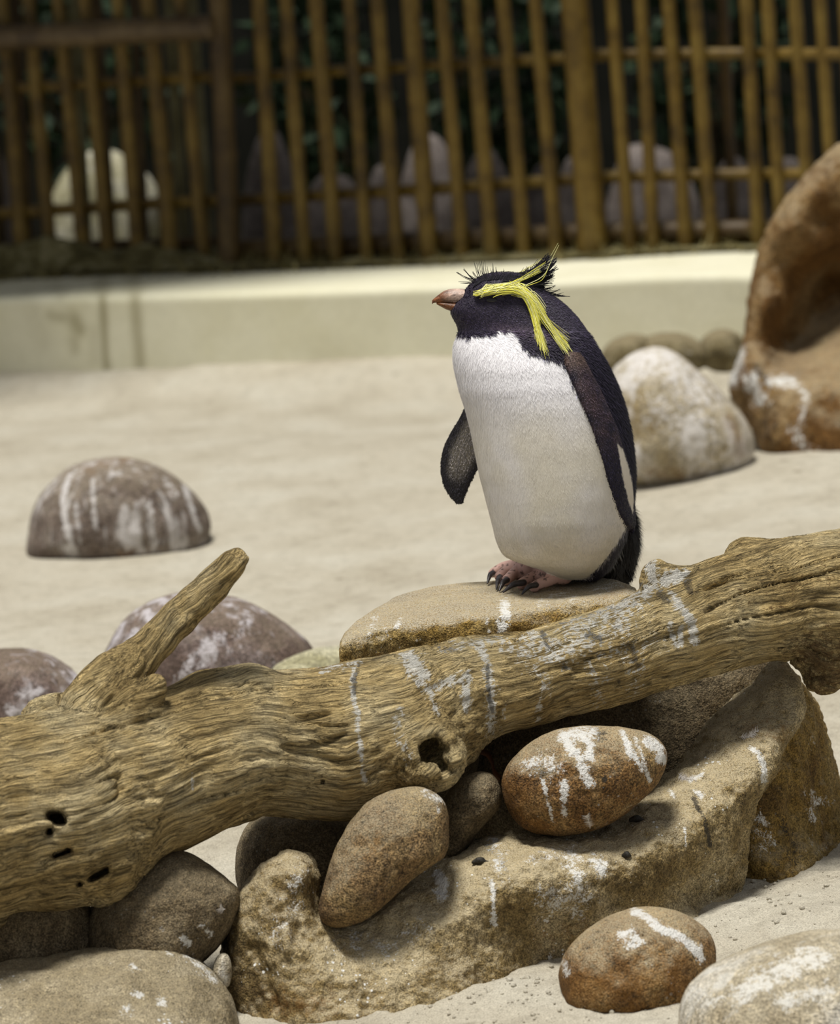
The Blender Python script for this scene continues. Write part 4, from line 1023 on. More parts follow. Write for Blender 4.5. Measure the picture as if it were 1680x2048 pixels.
def foot(ank, toe_list, rr_=0.0085):
    a = S(*ank, 0.020)
    for (mx, my), (tx, ty), r in toe_list:
        foot_parts.append(chain([a, S(mx, my, 0.015), S(tx, ty, r * 0.95)], [0.014, r * 1.15, r], 12))
    c = np.mean([S(m[0][0], m[0][1], 0.008) for m in toe_list], axis=0)
    foot_parts.append(chain([a, c], [0.016, 0.010], 12))
foot((1128, 1148), [((1098, 1160), (1068, 1174), .0082), ((1078, 1151), (1043, 1168), .0085), ((1070, 1140), (1040, 1152), .008)])
foot((1058, 1134), [((1034, 1142), (1013, 1161), .008), ((1020, 1137), (999, 1153), .0082), ((1012, 1133), (986, 1146), .0075)])
src_feet = mesh_join(foot_parts)
def Q(x, y, dy): return Py(x, y, YP + dy)
src_tail = mesh_join([chain([Q(1215, 1040, .05), Q(1228, 1090, .085), Q(1240, 1135, .10), Q(1245, 1150, .105)], [.040, .036, .020, .009], 16, 1.0), chain([Q(1205, 1090, .06), Q(1222, 1130, .09), Q(1228, 1148, .10)], [.035, .024, .010], 16)])
srcs = {'body': src_body, 'near': src_near, 'far': src_far, 'feet': src_feet, 'tail': src_tail}
jv, jf = mesh_join(list(srcs.values()))
tmp_me = mesh_np('tmp', jv, jf)
bm = bmesh.new(); bm.from_mesh(tmp_me); bmesh.ops.recalc_face_normals(bm, faces=bm.faces); bm.to_mesh(tmp_me); bm.free()
tmp = link('tmp', tmp_me)
md = tmp.modifiers.new('r', 'REMESH'); md.mode = 'VOXEL'; md.voxel_size = 0.0017; md.use_smooth_shade = True
dg = bpy.context.evaluated_depsgraph_get()
rm = bpy.data.meshes.new_from_object(tmp.evaluated_get(dg))
bpy.data.objects.remove(tmp)
BV = vco(rm)
BFl = np.empty(len(rm.loops), np.int32); rm.loops.foreach_get('vertex_index', BFl)
if len(BFl) == 4 * len(rm.polygons): BF = BFl.reshape(-1, 4)
else:
    rm2 = bmesh.new(); rm2.from_mesh(rm); bmesh.ops.triangulate(rm2, faces=rm2.faces); rm2.to_mesh(rm); rm2.free()
    BFl = np.empty(len(rm.loops), np.int32); rm.loops.foreach_get('vertex_index', BFl); BF = BFl.reshape(-1, 3)
BV = relax(BV, BF, 3, 0.5)
trees = {k: bvh_of(*s) for k, s in srcs.items()}
me0 = mesh_np('tmp', BV, BF); BN = vnormals(me0)
names = list(srcs)
# each surface point belongs to the source piece it lies nearest to
dist = np.full((len(BV), len(names)), 1.0)
for k, nm in enumerate(names):
    lo_, hi_ = srcs[nm][0].min(0) - 0.006, srcs[nm][0].max(0) + 0.006
    cand = np.nonzero(((BV > lo_) & (BV < hi_)).all(1))[0] if nm != 'body' else np.arange(len(BV))
    fn = trees[nm].find_nearest
    for i in cand:
        dist[i, k] = fn(Vector(BV[i]))[3]
own = dist.argmin(1)
# colour pattern: pixel outlines on the near half, mirrored across the bird's own midline on the far half
pxn, pyn, _ = proj(BV)
midx = (np.interp(pyn, ry, rl) + np.interp(pyn, ry, rr)) / 2
axis = P(midx, pyn, Drow(pyn))
yaw = np.radians(np.interp(pyn, [655, 745], [4, 38]))
lat = np.stack([np.sin(yaw), -np.cos(yaw), 0 * yaw], 1)
sl = ((BV - axis) * lat).sum(1)
MV = np.where((sl < 0)[:, None], BV - 2 * sl[:, None] * lat, BV)
mx, my, _ = proj(MV)
jx = 7 * fbm(BV * 160, 2, 5) + 5 * fbm(BV * 420, 1, 6); jy = 12 * fbm(BV * 130, 2, 7)
WHITE = [(880, 671), (917, 673), (953, 675), (971, 673), (995, 665), (1018, 662), (1033, 677), (1042, 694), (1066, 712), (1096, 719), (1123, 726), (1137, 746), (1150, 778), (1164, 811), (1186, 838), (1206, 880), (1222, 960), (1246, 1015), (1256, 1052), (1238, 1083), (1216, 1114), (1200, 1133), (1176, 1156), (1100, 1180), (860, 1180)]
sdw = poly_sdf(WHITE, mx + jx, my + jy * np.where(my < 760, 1, .4))
white = 1 - smooth01(-2.5, 2.5, sdw)
col = np.zeros((len(BV), 3))
blk_face, blk_back = np.array(srgb(52, 46, 58)), np.array(srgb(34, 30, 40))
fade = smooth01(650, 740, my)[:, None]
black = blk_face * (1 - fade) + blk_back * fade
# slightly brown, scaly band under the cheek
band = np.exp(-((my - (655 + 0.10 * (mx - 960))) / 13) ** 2) * smooth01(960, 1010, mx) * (1 - smooth01(1100, 1130, mx))
black = black * (1 + band[:, None] * np.array([0.9, 0.7, 0.55]))
wht = np.array(srgb(236, 234, 236)) * (1 - 0) + 0
soil_ = np.clip(smooth01(760, 900, my) * (0.30 + 0.9 * (fbm(BV * 16, 3, 14) + 0.25)), 0, 0.75)[:, None]
whitec = wht * (1 - soil_) + np.array(srgb(216, 208, 184)) * soil_
col = white[:, None] * whitec + (1 - white)[:, None] * black
# flippers
iN, iF, iT, iFt = [names.index(k) for k in ('near', 'far', 'tail', 'feet')]
m = own == iN
fl_c = np.array(srgb(40, 36, 48)) + np.array(srgb(60, 44, 34)) * np.clip(0.5 + 2 * fbm(BV[m] * 60, 3, 2), 0, 1)[:, None] * (1 - smooth01(840, 930, pyn[m]))[:, None]
WEDGE = [(1234, 884), (1246, 900), (1256, 930), (1265, 965), (1268, 1000), (1266, 1028), (1258, 1005), (1250, 975), (1244, 945), (1238, 910)]
sw = 1 - smooth01(-1.5, 1.5, poly_sdf(WEDGE, pxn[m] + jx[m] * .4, pyn[m]))
shoulder = (1 - smooth01(720, 752, pyn[m]))[:, None]
fl_c = fl_c * (1 - shoulder) + np.array(srgb(86, 70, 62)) * shoulder
col[m] = fl_c * (1 - sw[:, None]) + np.array(srgb(222, 214, 200)) * sw[:, None]
m = own == iF
fo = np.array([(p[0], p[1]) for p in far_pairs] + [(p[2], p[3]) for p in far_pairs[::-1]])
sf_ = poly_sdf(fo, pxn[m], pyn[m])
grey = smooth01(8, 26, -sf_ + 10 * fbm(BV[m] * 60, 2, 9)) * (1 - smooth01(925, 975, pyn[m] + 18 * fbm(BV[m] * 40, 2, 3)))
grey = grey * (BN[m] @ (-FWD) > 0)
col[m] = np.array(srgb(36, 33, 34)) * (1 - grey[:, None]) + np.array(srgb(118, 112, 100)) * grey[:, None]
m = own == iT
col[m] = white[m][:, None] * whitec[m] + (1 - white[m])[:, None] * np.array(srgb(24, 22, 24))
m = own == iFt
pn = fbm(BV[m] * 90, 3, 19)[:, None]
col[m] = np.array(srgb(206, 168, 156)) * (1 + 0.35 * pn) * np.where(fbm(BV[m] * 220, 2, 23)[:, None] > 0.17, 0.35, 1)
root = empty('penguin', tuple(Pz(1090, 1165, ZT)))
root.location[2] = ZT
tag(root, 'crested penguin with yellow brow plumes and dozing eyes standing on the ochre slab', 'penguin')
FEATH = attr_mat('penguin_feathers', 'tint', 0.60, 0.28, 0.0, 0.10, 60, 0.0)
body = place('body', BV, BF, FEATH, parent=root, attrs={'tint': col})
bpy.data.meshes.remove(me0)
# plumage: short overlapping feather tips following the lie of the coat
tri = BF[:, [0, 1, 2]] if BF.shape[1] == 3 else np.concatenate([BF[:, [0, 1, 2]], BF[:, [0, 2, 3]]])
ar = np.linalg.norm(np.cross(BV[tri[:, 1]] - BV[tri[:, 0]], BV[tri[:, 2]] - BV[tri[:, 0]]), axis=1)
ok = ~np.isin(own[tri[:, 0]], [iFt]); ar = ar * ok
NS = 150000
ti = rng.choice(len(tri), NS, p=ar / ar.sum())
bc = rng.dirichlet((1, 1, 1), NS)
pp = (BV[tri[ti]] * bc[..., None]).sum(1); nn_ = (BN[tri[ti]] * bc[..., None]).sum(1); nn_ /= np.linalg.norm(nn_, axis=1)[:, None]
cc = col[tri[ti, 0]]; oo = own[tri[ti, 0]]
xx, yy, _ = proj(pp)
hd = 1 - smooth01(640, 720, yy)
flow = np.stack([0.10 + 1.0 * hd, 0.0 * hd, -1.0 + 0.35 * hd], 1) + 0.22 * rng.normal(size=(NS, 3))
flow -= (flow * nn_).sum(1)[:, None] * nn_; flow /= np.linalg.norm(flow, axis=1)[:, None] + 1e-9
lum = cc.mean(1)
isw = lum > 0.3
ln = np.where(isw, 0.0075, 0.0075) * np.where(yy < 660, 0.45, 1.0) * np.where((oo == iN) | (oo == iF), 0.45, 1.0) * np.where(oo == iT, 2.6, 1.0) * rng.uniform(0.6, 1.3, NS)
lift = np.where(isw, 0.15 - 0.09 * smooth01(700, 940, yy), 0.34) * rng.uniform(0.5, 1.4, NS)
wd = np.where(isw, 0.0006, 0.0010) * rng.uniform(0.7, 1.2, NS)
sd2 = np.cross(nn_, flow)
V3 = np.stack([pp - sd2 * wd[:, None] - nn_ * 0.0006, pp + sd2 * wd[:, None] - nn_ * 0.0006, pp + flow * ln[:, None] + nn_ * (ln * lift)[:, None]], 1).reshape(-1, 3)
C3 = np.repeat(cc * np.where(isw, rng.uniform(0.92, 1.06, NS), 0.7 + 1.9 * rng.random(NS) ** 3)[:, None] * np.where(isw[:, None], 1.0, np.array([0.95, 0.95, 1.12])), 3, 0)
C3 = np.clip(C3, 0, 0.93)
pl = place('plumage', V3, np.arange(NS * 3).reshape(-1, 3), FEATH, parent=root, attrs={'tint': C3}, smooth=False)
pl['kind'] = 'stuff'
BODYT = bvh_of(BV, BF)
def hitD(x, y):
    d = ray(x, y); ln_ = np.linalg.norm(d)
    h = BODYT.ray_cast(Vector(CAM), Vector(d / ln_))
    return h[3] / ln_ if h[0] is not None else None
# bill: upper and lower halves
def bill_half(sec, D0):
    q = smooth_path(sec, 70); R = []
    t3 = np.linspace(0, 2 * math.pi, 48, endpoint=False)
    for x, yt, yb, hwid in q:
        R.append(P(np.full(48, x), (yt + yb) / 2 + (yb - yt) / 2 * np.cos(t3), D0 + hwid * np.sin(t3)))
    return loft(R)
DB = float(Drow(600))
up_v, up_f = bill_half([(952, 588, 607, .010), (935, 580, 607.5, .0125), (922, 577.5, 607, .0125), (905, 577.5, 606, .0115), (890, 581, 605.5, .009), (878, 589, 605.5, .0065), (868, 597, 606, .004), (864, 601, 608.5, .0015)], DB)
lo_v, lo_f = bill_half([(952, 605, 610, .009), (938, 605, 614, .0115), (922, 604.5, 621, .0115), (908, 604, 622.5, .010), (895, 603.5, 620, .008), (882, 603.5, 613.5, .0055), (873, 604, 608.5, .0025)], DB)
def bill_col(v, upper):
    x, y, _ = proj(v); k = smooth01(878, 912, x)[:, None]; n = fbm(v * 230, 3, 4)[:, None]; n2 = fbm(v * np.array([90, 90, 420]), 3, 8)[:, None]
    if upper:
        c = np.array(srgb(122, 74, 42)) * (1 - k) + np.array(srgb(204, 176, 160)) * k
        c = c * np.where(n2 < -0.12, 0.55, 1.0)
    else:
        c = np.array(srgb(120, 72, 30)) * (1 - .6 * k) + np.array(srgb(96, 60, 40)) * .6 * k
        c = c * (1 + 0.8 * n2)
    return np.clip(c * (1 + 1.6 * n), 0.01, 1)
BILL = attr_mat('bill_horn', 'tint', 0.42, 0.45, 0, 0.45, 330, 0.5)
bu = place('upper_bill', up_v, up_f, BILL, parent=root, attrs={'tint': bill_col(up_v, True)}); bu['label'] = 'pinkish brown hooked upper bill'
bl = place('lower_bill', lo_v, lo_f, BILL, parent=root, attrs={'tint': bill_col(lo_v, False)}); bl['label'] = 'orange brown lower bill'
# dozing eyes: a dark lid bead under the brow on both sides
EYE = plain_mat('eye_lid', srgb(16, 13, 16), srgb(26, 22, 26), 300, 0.35, 0.5, 0.1)
ctr_y = YP
n_i, f_i = ico(3)
he = hitD(984, 600) or DB - 0.035
ec = P(984, 600, he)
for side in (0, 1):
    v = ec + n_i[:, :1] * RT * 0.0085 + n_i[:, 1:2] * UP * 0.0038 + n_i[:, 2:] * FWD * 0.0028
    if side: v = v.copy(); v[:, 1] = 2 * ctr_y - v[:, 1]
    place('eye', v, f_i if not side else f_i[:, ::-1], EYE, parent=root)
# claws
CLAW = plain_mat('claw', srgb(34, 30, 32), srgb(66, 60, 60), 160, 0.35, 0.5, 0.2)
for (ax_, ay_, bx_, by_, r) in [(1072, 1170, 1044, 1188, .0052), (1047, 1165, 1007, 1184, .0060), (1050, 1143, 1018, 1163, .0050), (1014, 1160, 999, 1181, .0056), (1000, 1154, 993, 1178, .0054), (986, 1146, 975, 1166, .0052)]:
    a, b_ = S(ax_, ay_, 0.0125), S(bx_, by_, 0.0035)
    mid = (a + b_) / 2 + np.array([0, 0, 0.004])
    v, f = chain([a, mid, b_], [r * .85, r * 0.72, r * 0.25], 10, n=10)
    place('claw', v, f, CLAW, parent=root)
# crest plumes
def strands(paths, Dlift=0.003, mirror=True, ns=9):
    """paths: (px points, base radius px, (colour), spread px)"""
    VV, FF, CCs, n0 = [], [], [], 0
    for pts, r, colr in paths:
        p = smooth_path(pts, ns); D = []
        last = None
        for x, y in p:
            d = hitD(x, y); D.append(d)
        if all(d is None for d in D): D = [DB] * ns
        first = next(d for d in D if d is not None)
        last = first
        for i in range(ns):
            if D[i] is None: D[i] = last + 0.0012
            last = D[i]
        D = np.array(D) - Dlift * random.uniform(0.7, 2.2)
        D = np.minimum(D, np.convolve(np.pad(D, 1, 'edge'), [.25, .5, .25], 'valid'))
        c = P(p[:, 0], p[:, 1], D)
        k = DB / FPX
        rad = r * k * np.array([max(0.28, math.sin(math.pi * min(1, (0.25 + 0.75 * (1 - i / (ns - 1))))  / 2) if i else .6) for i in range(ns)])
        t = np.gradient(c, axis=0); t /= np.linalg.norm(t, axis=1)[:, None] + 1e-9
        u = np.cross(t, FWD); u /= np.linalg.norm(u, axis=1)[:, None] + 1e-9; w = np.cross(t, u)
        t4 = np.array([0, 2.1, 4.2])
        V = (c[:, None] + rad[:, None, None] * (np.cos(t4)[None, :, None] * u[:, None] + np.sin(t4)[None, :, None] * w[:, None])).reshape(-1, 3)
        i = np.arange(ns * 3).reshape(ns, 3); j = np.roll(i, -1, 1)
        F = np.stack([i[:-1], j[:-1], j[1:], i[1:]], -1).reshape(-1, 4)
        for mir in ((0, 1) if mirror else (0,)):
            if mir: Vm = V.copy(); Vm[:, 1] = 2 * ctr_y - Vm[:, 1]; VV.append(Vm); FF.append(F[:, ::-1] + n0)
            else: VV.append(V); FF.append(F + n0)
            CCs.append(np.tile(np.array(colr) * (random.uniform(0.8, 1.25) if colr[1] > .3 else random.uniform(.6, 1.3)), (len(V), 1))); n0 += len(V)
    return np.concatenate(VV), np.concatenate(FF), np.concatenate(CCs)
YEL, YELP, BLK = srgb(228, 222, 88), srgb(242, 240, 168), srgb(26, 23, 30)
def jitp(pts, s, e=None):
    e = s if e is None else e; n = len(pts); ox, oy, px_, py_ = [random.gauss(0, 1) for _ in range(4)]
    return [(x + s * ox * (1 - i / (n - 1)) + e * px_ * i / (n - 1), y + s * oy * (1 - i / (n - 1)) + e * py_ * i / (n - 1)) for i, (x, y) in enumerate(pts)]
yp = []
brow = [(947, 588), (972, 582), (1000, 578), (1026, 576), (1046, 582)]
for _ in range(260):                      # the brow itself, ends slipping into the droop
    u0 = random.uniform(0, 2.6); i0 = int(u0); 
    seg_ = [brow[i0]] + brow[i0 + 1:] 
    o = random.gauss(0, 4.6) * min(1, 0.5 + i0 * .4)
    seg_ = [(x + (u0 - i0) * 20 if k == 0 else x, y + o) for k, (x, y) in enumerate(seg_)]
    tail_ = random.choice([[(1060, 600), (1070, 625)], [(1062, 598), (1076, 640)], [(1066, 596), (1084, 625)]])
    yp.append((jitp(seg_ + tail_, 1.6, 4.5), random.uniform(.6, 1.1), random.choice([YEL, YEL, YELP])))
for _ in range(120):                       # near plume
    e = random.choice([(1074, 668), (1081, 688), (1084, 700), (1090, 708), (1078, 678)])
    yp.append((jitp([(1022 + random.uniform(-8, 12), 577), (1048, 588), (1064, 612), (1073, 645), (e[0] + random.uniform(-3, 3), e[1] + random.uniform(-14, 3))], 5.2, 3.4), random.uniform(.55, 1.1), random.choice([YEL, YELP])))
for _ in range(120):                       # longer plume sweeping back
    e = random.choice([(1136, 706), (1130, 700), (1134, 690), (1124, 688), (1118, 680)])
    yp.append((jitp([(1024 + random.uniform(-8, 12), 575), (1050, 584), (1072, 606), (1092, 640), (e[0] + random.uniform(-4, 4), e[1] + random.uniform(-16, 3))], 5.0, 3.6), random.uniform(.55, 1.1), random.choice([YEL, YELP])))
for _ in range(46):                       # pale fringe flicking up over the crown
    x = random.uniform(952, 1000); l = random.uniform(.6, 1)
    yp.append(([(x, 585), (x + 12 * l, 578), (x + 24 * l, 570 - 3 * l)], random.uniform(.6, 1.0), YELP))
for _ in range(34):
    e = random.choice([(1062, 551), (1078, 540), (1092, 528), (1050, 556)])
    yp.append((jitp([(988 + random.uniform(0, 14), 579), (1018, 569), (1040, 560), e], 2, 3), random.uniform(.6, 1.1), random.choice([YEL, YELP])))
yp.append(([(1040, 575), (1075, 560), (1092, 545), (1104, 518), (1118, 490)], .9, YELP)); yp.append(([(1042, 576), (1072, 566), (1084, 560), (1092, 547), (1100, 528)], .8, YEL))
CRY = attr_mat('crest_yellow', 'tint', 0.5, 0.3, 0, 0.1, 300)
v, f, c = strands(yp, 0.0042)
cy_ = place('yellow_crest', v, f, CRY, parent=root, attrs={'tint': c}); cy_['label'] = 'long yellow brow plumes drooping over the cheek'
bp = []
for e in [(1098, 509), (1092, 513), (1101, 516), (1113, 520), (1108, 524), (1114, 536), (1086, 518), (1106, 552), (1110, 546), (1075, 527), (1054, 533), (1064, 536)]:
    for _ in range(3): bp.append((jitp([(1046 + random.uniform(-8, 14), 566), ((1052 + e[0]) / 2 + 4, (568 + e[1]) / 2 + 6), e], 2.5, 1.5), 1.35, BLK))
for e in [(1097, 512), (1094, 516), (1088, 520), (1100, 520), (1112, 522), (1106, 528), (1080, 530), (1113, 538), (1104, 548), (1098, 552), (1108, 556), (1095, 560), (1070, 538), (1052, 535), (1060, 542), (1085, 545), (1090, 535), (1075, 548), (1098, 570), (1107, 566)]:
    for _ in range(5):
        bp.append((jitp([(1020 + random.uniform(-18, 40), 562 + random.uniform(-4, 8)), ((1030 + e[0]) / 2, (566 + e[1]) / 2 + 5), e], 3, 3.2), random.uniform(.7, 1.15), BLK))
for b0, e in [((950, 562), (915, 546)), ((950, 560), (926, 537)), ((955, 562), (920, 565)), ((960, 556), (948, 525)), ((963, 556), (956, 526)), ((966, 555), (960, 523)), ((972, 554), (968, 521)), ((978, 553), (975, 535)), ((985, 552), (986, 527)), ((988, 552), (984, 540)), ((958, 558), (944, 545)), ((952, 562), (935, 552)),
              ((1005, 553), (1004, 539)), ((1020, 553), (1026, 544)), ((1100, 588), (1140, 592)), ((1105, 592), (1126, 587)), ((1095, 584), (1120, 580)), ((1090, 580), (1112, 572)), ((995, 552), (993, 538))]:
    for _ in range(2):
        bp.append((jitp([b0, ((b0[0] + e[0]) / 2, (b0[1] + e[1]) / 2 + 2), e], 1.5, 1.8), random.uniform(.6, .95), BLK))
for _ in range(240):                      # fuzz on the crown and nape
    x = random.uniform(945, 1085); y0_ = np.interp(x, [945, 965, 1000, 1040, 1085], [570, 556, 552, 554, 578])
    bp.append(([(x, y0_ + 6), (x + 3, y0_), (x + random.uniform(2, 9), y0_ - random.uniform(2, 8))], .7, BLK))
CRB = attr_mat('crest_black', 'tint', 0.55, 0.3, 0, 0.1, 300)
v, f, c = strands(bp, 0.001)
cb_ = place('black_crest', v, f, CRB, parent=root, attrs={'tint': c}); cb_['label'] = 'spiky black crest feathers on the crown'
# tail feathers
tf = []
for _ in range(260):
    x = random.uniform(1196, 1252); y = random.uniform(1075, 1140)
    if x + (y - 1075) * 0.75 < 1232: x = 1236 - random.random() * 30 + (1140 - y) * .1
    ex, ey = x + random.uniform(2, 16), min(1163, y + random.uniform(22, 40))
    if poly_sdf(WHITE, np.array([x - 4.0]), np.array([y - 4.0]))[0] < 2: continue
    tf.append(([(x, y), ((x + ex) / 2 + 1, (y + ey) / 2), (ex, ey)], random.uniform(1.2, 2.4), srgb(24, 22, 25)))
for e in [(1262, 1162), (1264, 1158), (1258, 1163), (1266, 1150), (1252, 1160)]:
    for _ in range(4): tf.append((jitp([(1240, 1105), (1250, 1135), e], 4, 2), 2.0, srgb(24, 22, 25)))
v, f, c = strands(tf, 0.002, mirror=False, ns=5)
place('tail_feathers', v, f, CRB, parent=root, attrs={'tint': c})

# ================================================================ BEHIND THE FENCE
def back_rock(x0, x1, y0, y1, extra, mat, label, seed):
    w, h = x1 - x0, y1 - y0
    r_ = random.Random(seed)
    ol = []
    for k in range(12):
        a = 2 * math.pi * k / 12
        ol.append(((x0 + x1) / 2 + w / 2 * math.cos(a) * r_.uniform(.88, 1.06), (y0 + y1) / 2 + h / 2 * math.sin(a) * r_.uniform(.9, 1.05)))
    stone('rock', ol, 6.2 + extra, w / 2 / FPX * 13 * 0.8, mat, label, seed=seed, sub=4, e=0.85, group='rocks behind the bamboo fence')
back_rock(88, 330, 284, 660, 1.25, R_CREAM, 'pale cream rock behind the bamboo gate', 201)
back_rock(-60, 28, 275, 660, 0.85, R_SHADE, 'grey green rock at the hinge side of the bamboo gate', 202)
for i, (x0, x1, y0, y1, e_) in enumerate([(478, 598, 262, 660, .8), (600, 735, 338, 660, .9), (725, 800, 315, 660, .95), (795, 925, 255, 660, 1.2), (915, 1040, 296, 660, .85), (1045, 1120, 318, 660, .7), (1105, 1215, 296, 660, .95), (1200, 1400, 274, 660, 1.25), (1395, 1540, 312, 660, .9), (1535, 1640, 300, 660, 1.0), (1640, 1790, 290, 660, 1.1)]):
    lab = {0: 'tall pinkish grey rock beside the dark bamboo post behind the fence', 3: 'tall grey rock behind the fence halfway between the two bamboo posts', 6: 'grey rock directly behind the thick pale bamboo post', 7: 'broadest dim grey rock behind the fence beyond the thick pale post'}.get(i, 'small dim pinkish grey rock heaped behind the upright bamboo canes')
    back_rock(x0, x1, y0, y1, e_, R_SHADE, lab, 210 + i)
LEAF = plain_mat('dark_leaf', srgb(24, 40, 25), srgb(42, 58, 36), 12, 0.7, 0.2, 0)
def bush(px, py, dy, rx, rz, n, label, seed):
    r_ = np.random.default_rng(seed); c = fence_hit(px, py, dy)
    base = np.array([c[0], c[1], WALL_H - 0.50])
    t = empty('leafy_bush', tuple(base)); tag(t, label, 'bush', 'bushes behind the bamboo fence')
    q = r_.normal(size=(n, 3)); q /= np.linalg.norm(q, axis=1)[:, None]; q *= r_.uniform(0.3, 1, n)[:, None] ** 0.5
    ctr_ = base + np.array([0, 0, rz + 0.4]) + q * np.array([rx, rx * .7, rz])
    d = r_.normal(size=(n, 3)); d[:, 2] -= 0.6; d /= np.linalg.norm(d, axis=1)[:, None]
    sidev = np.cross(d, r_.normal(size=(n, 3))); sidev /= np.linalg.norm(sidev, axis=1)[:, None]
    l = r_.uniform(0.06, 0.13, n)[:, None]
    V = np.stack([ctr_, ctr_ + d * l * .5 + sidev * l * .22, ctr_ + d * l, ctr_ + d * l * .5 - sidev * l * .22], 1).reshape(-1, 3)
    o = place('foliage', V, np.arange(n * 4).reshape(-1, 4), LEAF, parent=t, smooth=False); o['kind'] = 'stuff'
    for k in range(5):
        e = base + np.array([r_.normal() * rx * .4, r_.normal() * rx * .3, rz * 1.3 + 0.4])
        v, f = chain([base + np.array([0.02 * k - .04, 0, 0]), (base + e) / 2 + np.array([0.02, 0, 0]), e], [.012, .009, .004], 6)
        place('stem', v, f, RAILM, parent=t)
bush(1010, 250, 2.3, 0.26, 0.50, 650, 'dark green bush above the heaped rocks opposite the thick bamboo post', 1)
bush(1440, 230, 2.3, 0.26, 0.50, 550, 'dark green bush behind the canes nearest the huge brown boulder', 2)
bush(640, 240, 2.3, 0.24, 0.46, 500, 'dark green bush behind the canes next to the dark post', 3)
bush(160, 200, 2.3, 0.30, 0.50, 500, 'dark green bush behind the bamboo gate', 4)

# dry litter and grass along the back of the wall
r_ = np.random.default_rng(5); n = 9000
ii = r_.integers(20, len(path) - 20, n); dd_ = WD + r_.uniform(-0.04, 0.30, n) ** 1.0
left = smooth01(-0.2, -1.2, path[ii, 0]); keep = r_.random(n) < (0.35 + 0.65 * (path[ii, 0] < -0.45)); ii, dd_ = ii[keep], dd_[keep]; n = len(ii)
b0 = np.concatenate([path[ii] + nor[ii] * dd_[:, None] + r_.normal(size=(n, 2)) * 0.01, np.full((n, 1), WALL_H)], 1)
d = r_.normal(size=(n, 3)); d[:, 2] = np.abs(d[:, 2]) * 0.9; d /= np.linalg.norm(d, axis=1)[:, None]
sv = np.cross(d, r_.normal(size=(n, 3))); sv /= np.linalg.norm(sv, axis=1)[:, None]
l = r_.uniform(0.02, 0.075, n)[:, None]
V = np.stack([b0 - sv * .004, b0 + sv * .004, b0 + d * l], 1).reshape(-1, 3)
STRAW = plain_mat('dry_straw', srgb(96, 86, 46), srgb(150, 140, 96), 25, 0.8, 0.2, 0)
lit = place('dry_grass', V, np.arange(3 * n).reshape(-1, 3), STRAW, parent=soil_o, smooth=False)
tag(lit, 'dry grass and litter along the foot of the bamboo fence', kind='stuff')

# ================================================================ SMALL THINGS
dg = bpy.context.evaluated_depsgraph_get()
dg.update()
def hit_scene(x, y):
    d = ray(x, y); d = d / np.linalg.norm(d)
    ok_, loc, nrm, _, ob, _ = scene.ray_cast(dg, Vector(CAM), Vector(d))
    return np.array(loc), np.array(nrm)
# crumbs of damp sand
r_ = np.random.default_rng(9)
n1_, f1_ = ico(1)
VV, FF, k0 = [], [], 0
for _ in range(420):
    cx, cy = r_.choice([0, 1, 2, 3], p=[.35, .25, .25, .15]), 0
    x, y = {0: (r_.uniform(520, 1120), r_.uniform(1960, 2050)), 1: (r_.uniform(1420, 1690), r_.uniform(1740, 1880)), 2: (r_.uniform(1050, 1500), r_.uniform(1850, 2050)), 3: (r_.uniform(0, 1680), r_.uniform(1980, 2060))}[int(cx)]
    p = Pz(x, y, 0.0); z = float(sand_z(np.array([p[0]]), np.array([p[1]]))[0])
    rad = 0.0012 + 0.004 * r_.random() ** 3
    VV.append(np.array([p[0], p[1], z + rad * 0.3]) + n1_ * rad * r_.uniform(.7, 1.2, (len(n1_), 1)) * np.array([1, 1, .8])); FF.append(f1_ + k0); k0 += len(n1_)
cr = place('sand_crumbs', np.concatenate(VV), np.concatenate(FF), SAND, parent=fl)
tag(cr, 'crumbs of damp sand scattered round the foot of the ledge', kind='stuff')
# dark droppings on the ledge
PEL = plain_mat('dropping', srgb(30, 28, 24), srgb(58, 54, 46), 200, 0.6, 0.3, 0.5)
for x, y, dx, lab in [(1274, 1643, 12, 'small black dropping on the ledge beside the oval rusty stone'), (962, 1726, 13, 'dark dropping on the ledge next to the white splash'), (1252, 1712, 6, 'little dark dropping on the front of the ledge')]:
    c, nr = hit_scene(x, y); a, b_ = c - RT * dx * KL, c + RT * dx * KL
    v, f = chain([a + nr * .002, c + nr * .004 + UP * .001, b_ + nr * .002], [.003, .0048, .0025], 8)
    tag(place('dropping', v + 0.0015 * fbm(v * 200, 2, int(x))[:, None], f, PEL), lab, 'dropping')
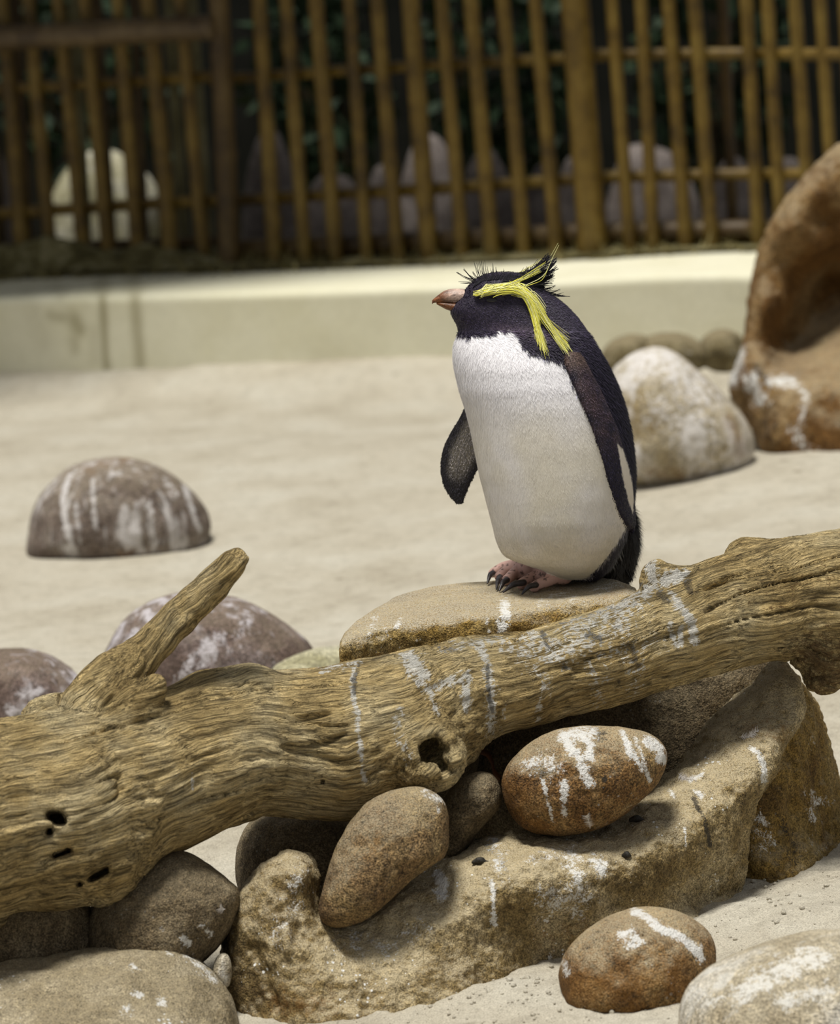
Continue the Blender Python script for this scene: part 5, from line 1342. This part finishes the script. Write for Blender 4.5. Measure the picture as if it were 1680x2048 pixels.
# moulted feathers
FEA = plain_mat('down_feather', srgb(226, 222, 218), srgb(196, 190, 184), 80, 0.8, 0.2, 0)
def feather(pts, wpx, label, seed, up=0.004, barbs=34):
    r_ = np.random.default_rng(seed)
    W = [];
    for x, y in smooth_path(pts, 8):
        c, nr = hit_scene(x, y); W.append(c - FWD * up)
    W = smooth_path(W, 16)
    base = W[0]; t = empty('feather', tuple(base)); tag(t, label, 'feather')
    v, f = chain(W, np.linspace(.0006, .0002, len(W)), 5, n=16); place('quill', v, f, FEA, parent=t)
    V = []
    for _ in range(barbs * 2):
        u = r_.uniform(0.1, 0.95) * (len(W) - 1); i = int(u); c = W[i] + (W[i + 1] - W[i]) * (u - i)
        tg = W[i + 1] - W[i]; tg /= np.linalg.norm(tg)
        sd_ = np.cross(tg, -FWD); sd_ /= np.linalg.norm(sd_)
        s_ = 1 if r_.random() < .5 else -1
        e = c + (sd_ * s_ + tg * r_.uniform(.3, 1.1)) * wpx * KL * r_.uniform(.5, 1) - FWD * r_.uniform(-.001, .002)
        V += [c - tg * .0005, c + tg * .0005, e]
    place('barbs', np.array(V), np.arange(len(V)).reshape(-1, 3), FEA, parent=t, smooth=False)['kind'] = 'stuff'
feather([(1354, 1545), (1370, 1556), (1396, 1560)], 13, 'curled white feather on the ledge above the oval rusty stone', 1)
feather([(1180, 1656), (1178, 1644), (1172, 1630)], 12, 'wispy pink white down feather against the oval rusty stone', 2)
feather([(1478, 1474), (1498, 1472), (1518, 1458)], 12, 'grey tangled feather on the upper slope of the ledge', 3)
feather([(450, 1818), (444, 1818), (440, 1816)], 12, 'tuft of white down stuck to the knob of the ledge', 4, barbs=20)
# curled dead leaf in the dark under the log
DL = plain_mat('dead_leaf', srgb(120, 66, 22), srgb(84, 52, 28), 60, 0.7, 0.3, 0.3)
lp = smooth_path([(925, 1512), (950, 1498), (974, 1500), (986, 1518), (990, 1538), (1002, 1552)], 20)
A = Py(lp[:, 0], lp[:, 1], -0.16); B = Py(lp[:, 0] - 4, lp[:, 1] + 12, -0.10)
V = np.concatenate([A, B, A + FWD * .0012, B + FWD * .0012]); m_ = len(lp); i = np.arange(m_ - 1)
F = np.concatenate([np.stack([i, i + 1, i + 1 + m_, i + m_], 1), np.stack([i + 2 * m_, i + 3 * m_, i + 3 * m_ + 1, i + 2 * m_ + 1], 1), np.stack([i, i + 2 * m_, i + 2 * m_ + 1, i + 1], 1), np.stack([i + m_, i + m_ + 1, i + 3 * m_ + 1, i + 3 * m_], 1)])
tag(place('dead_leaf', V, F, DL), 'curled orange brown dead leaf in the gap under the log', 'leaf')
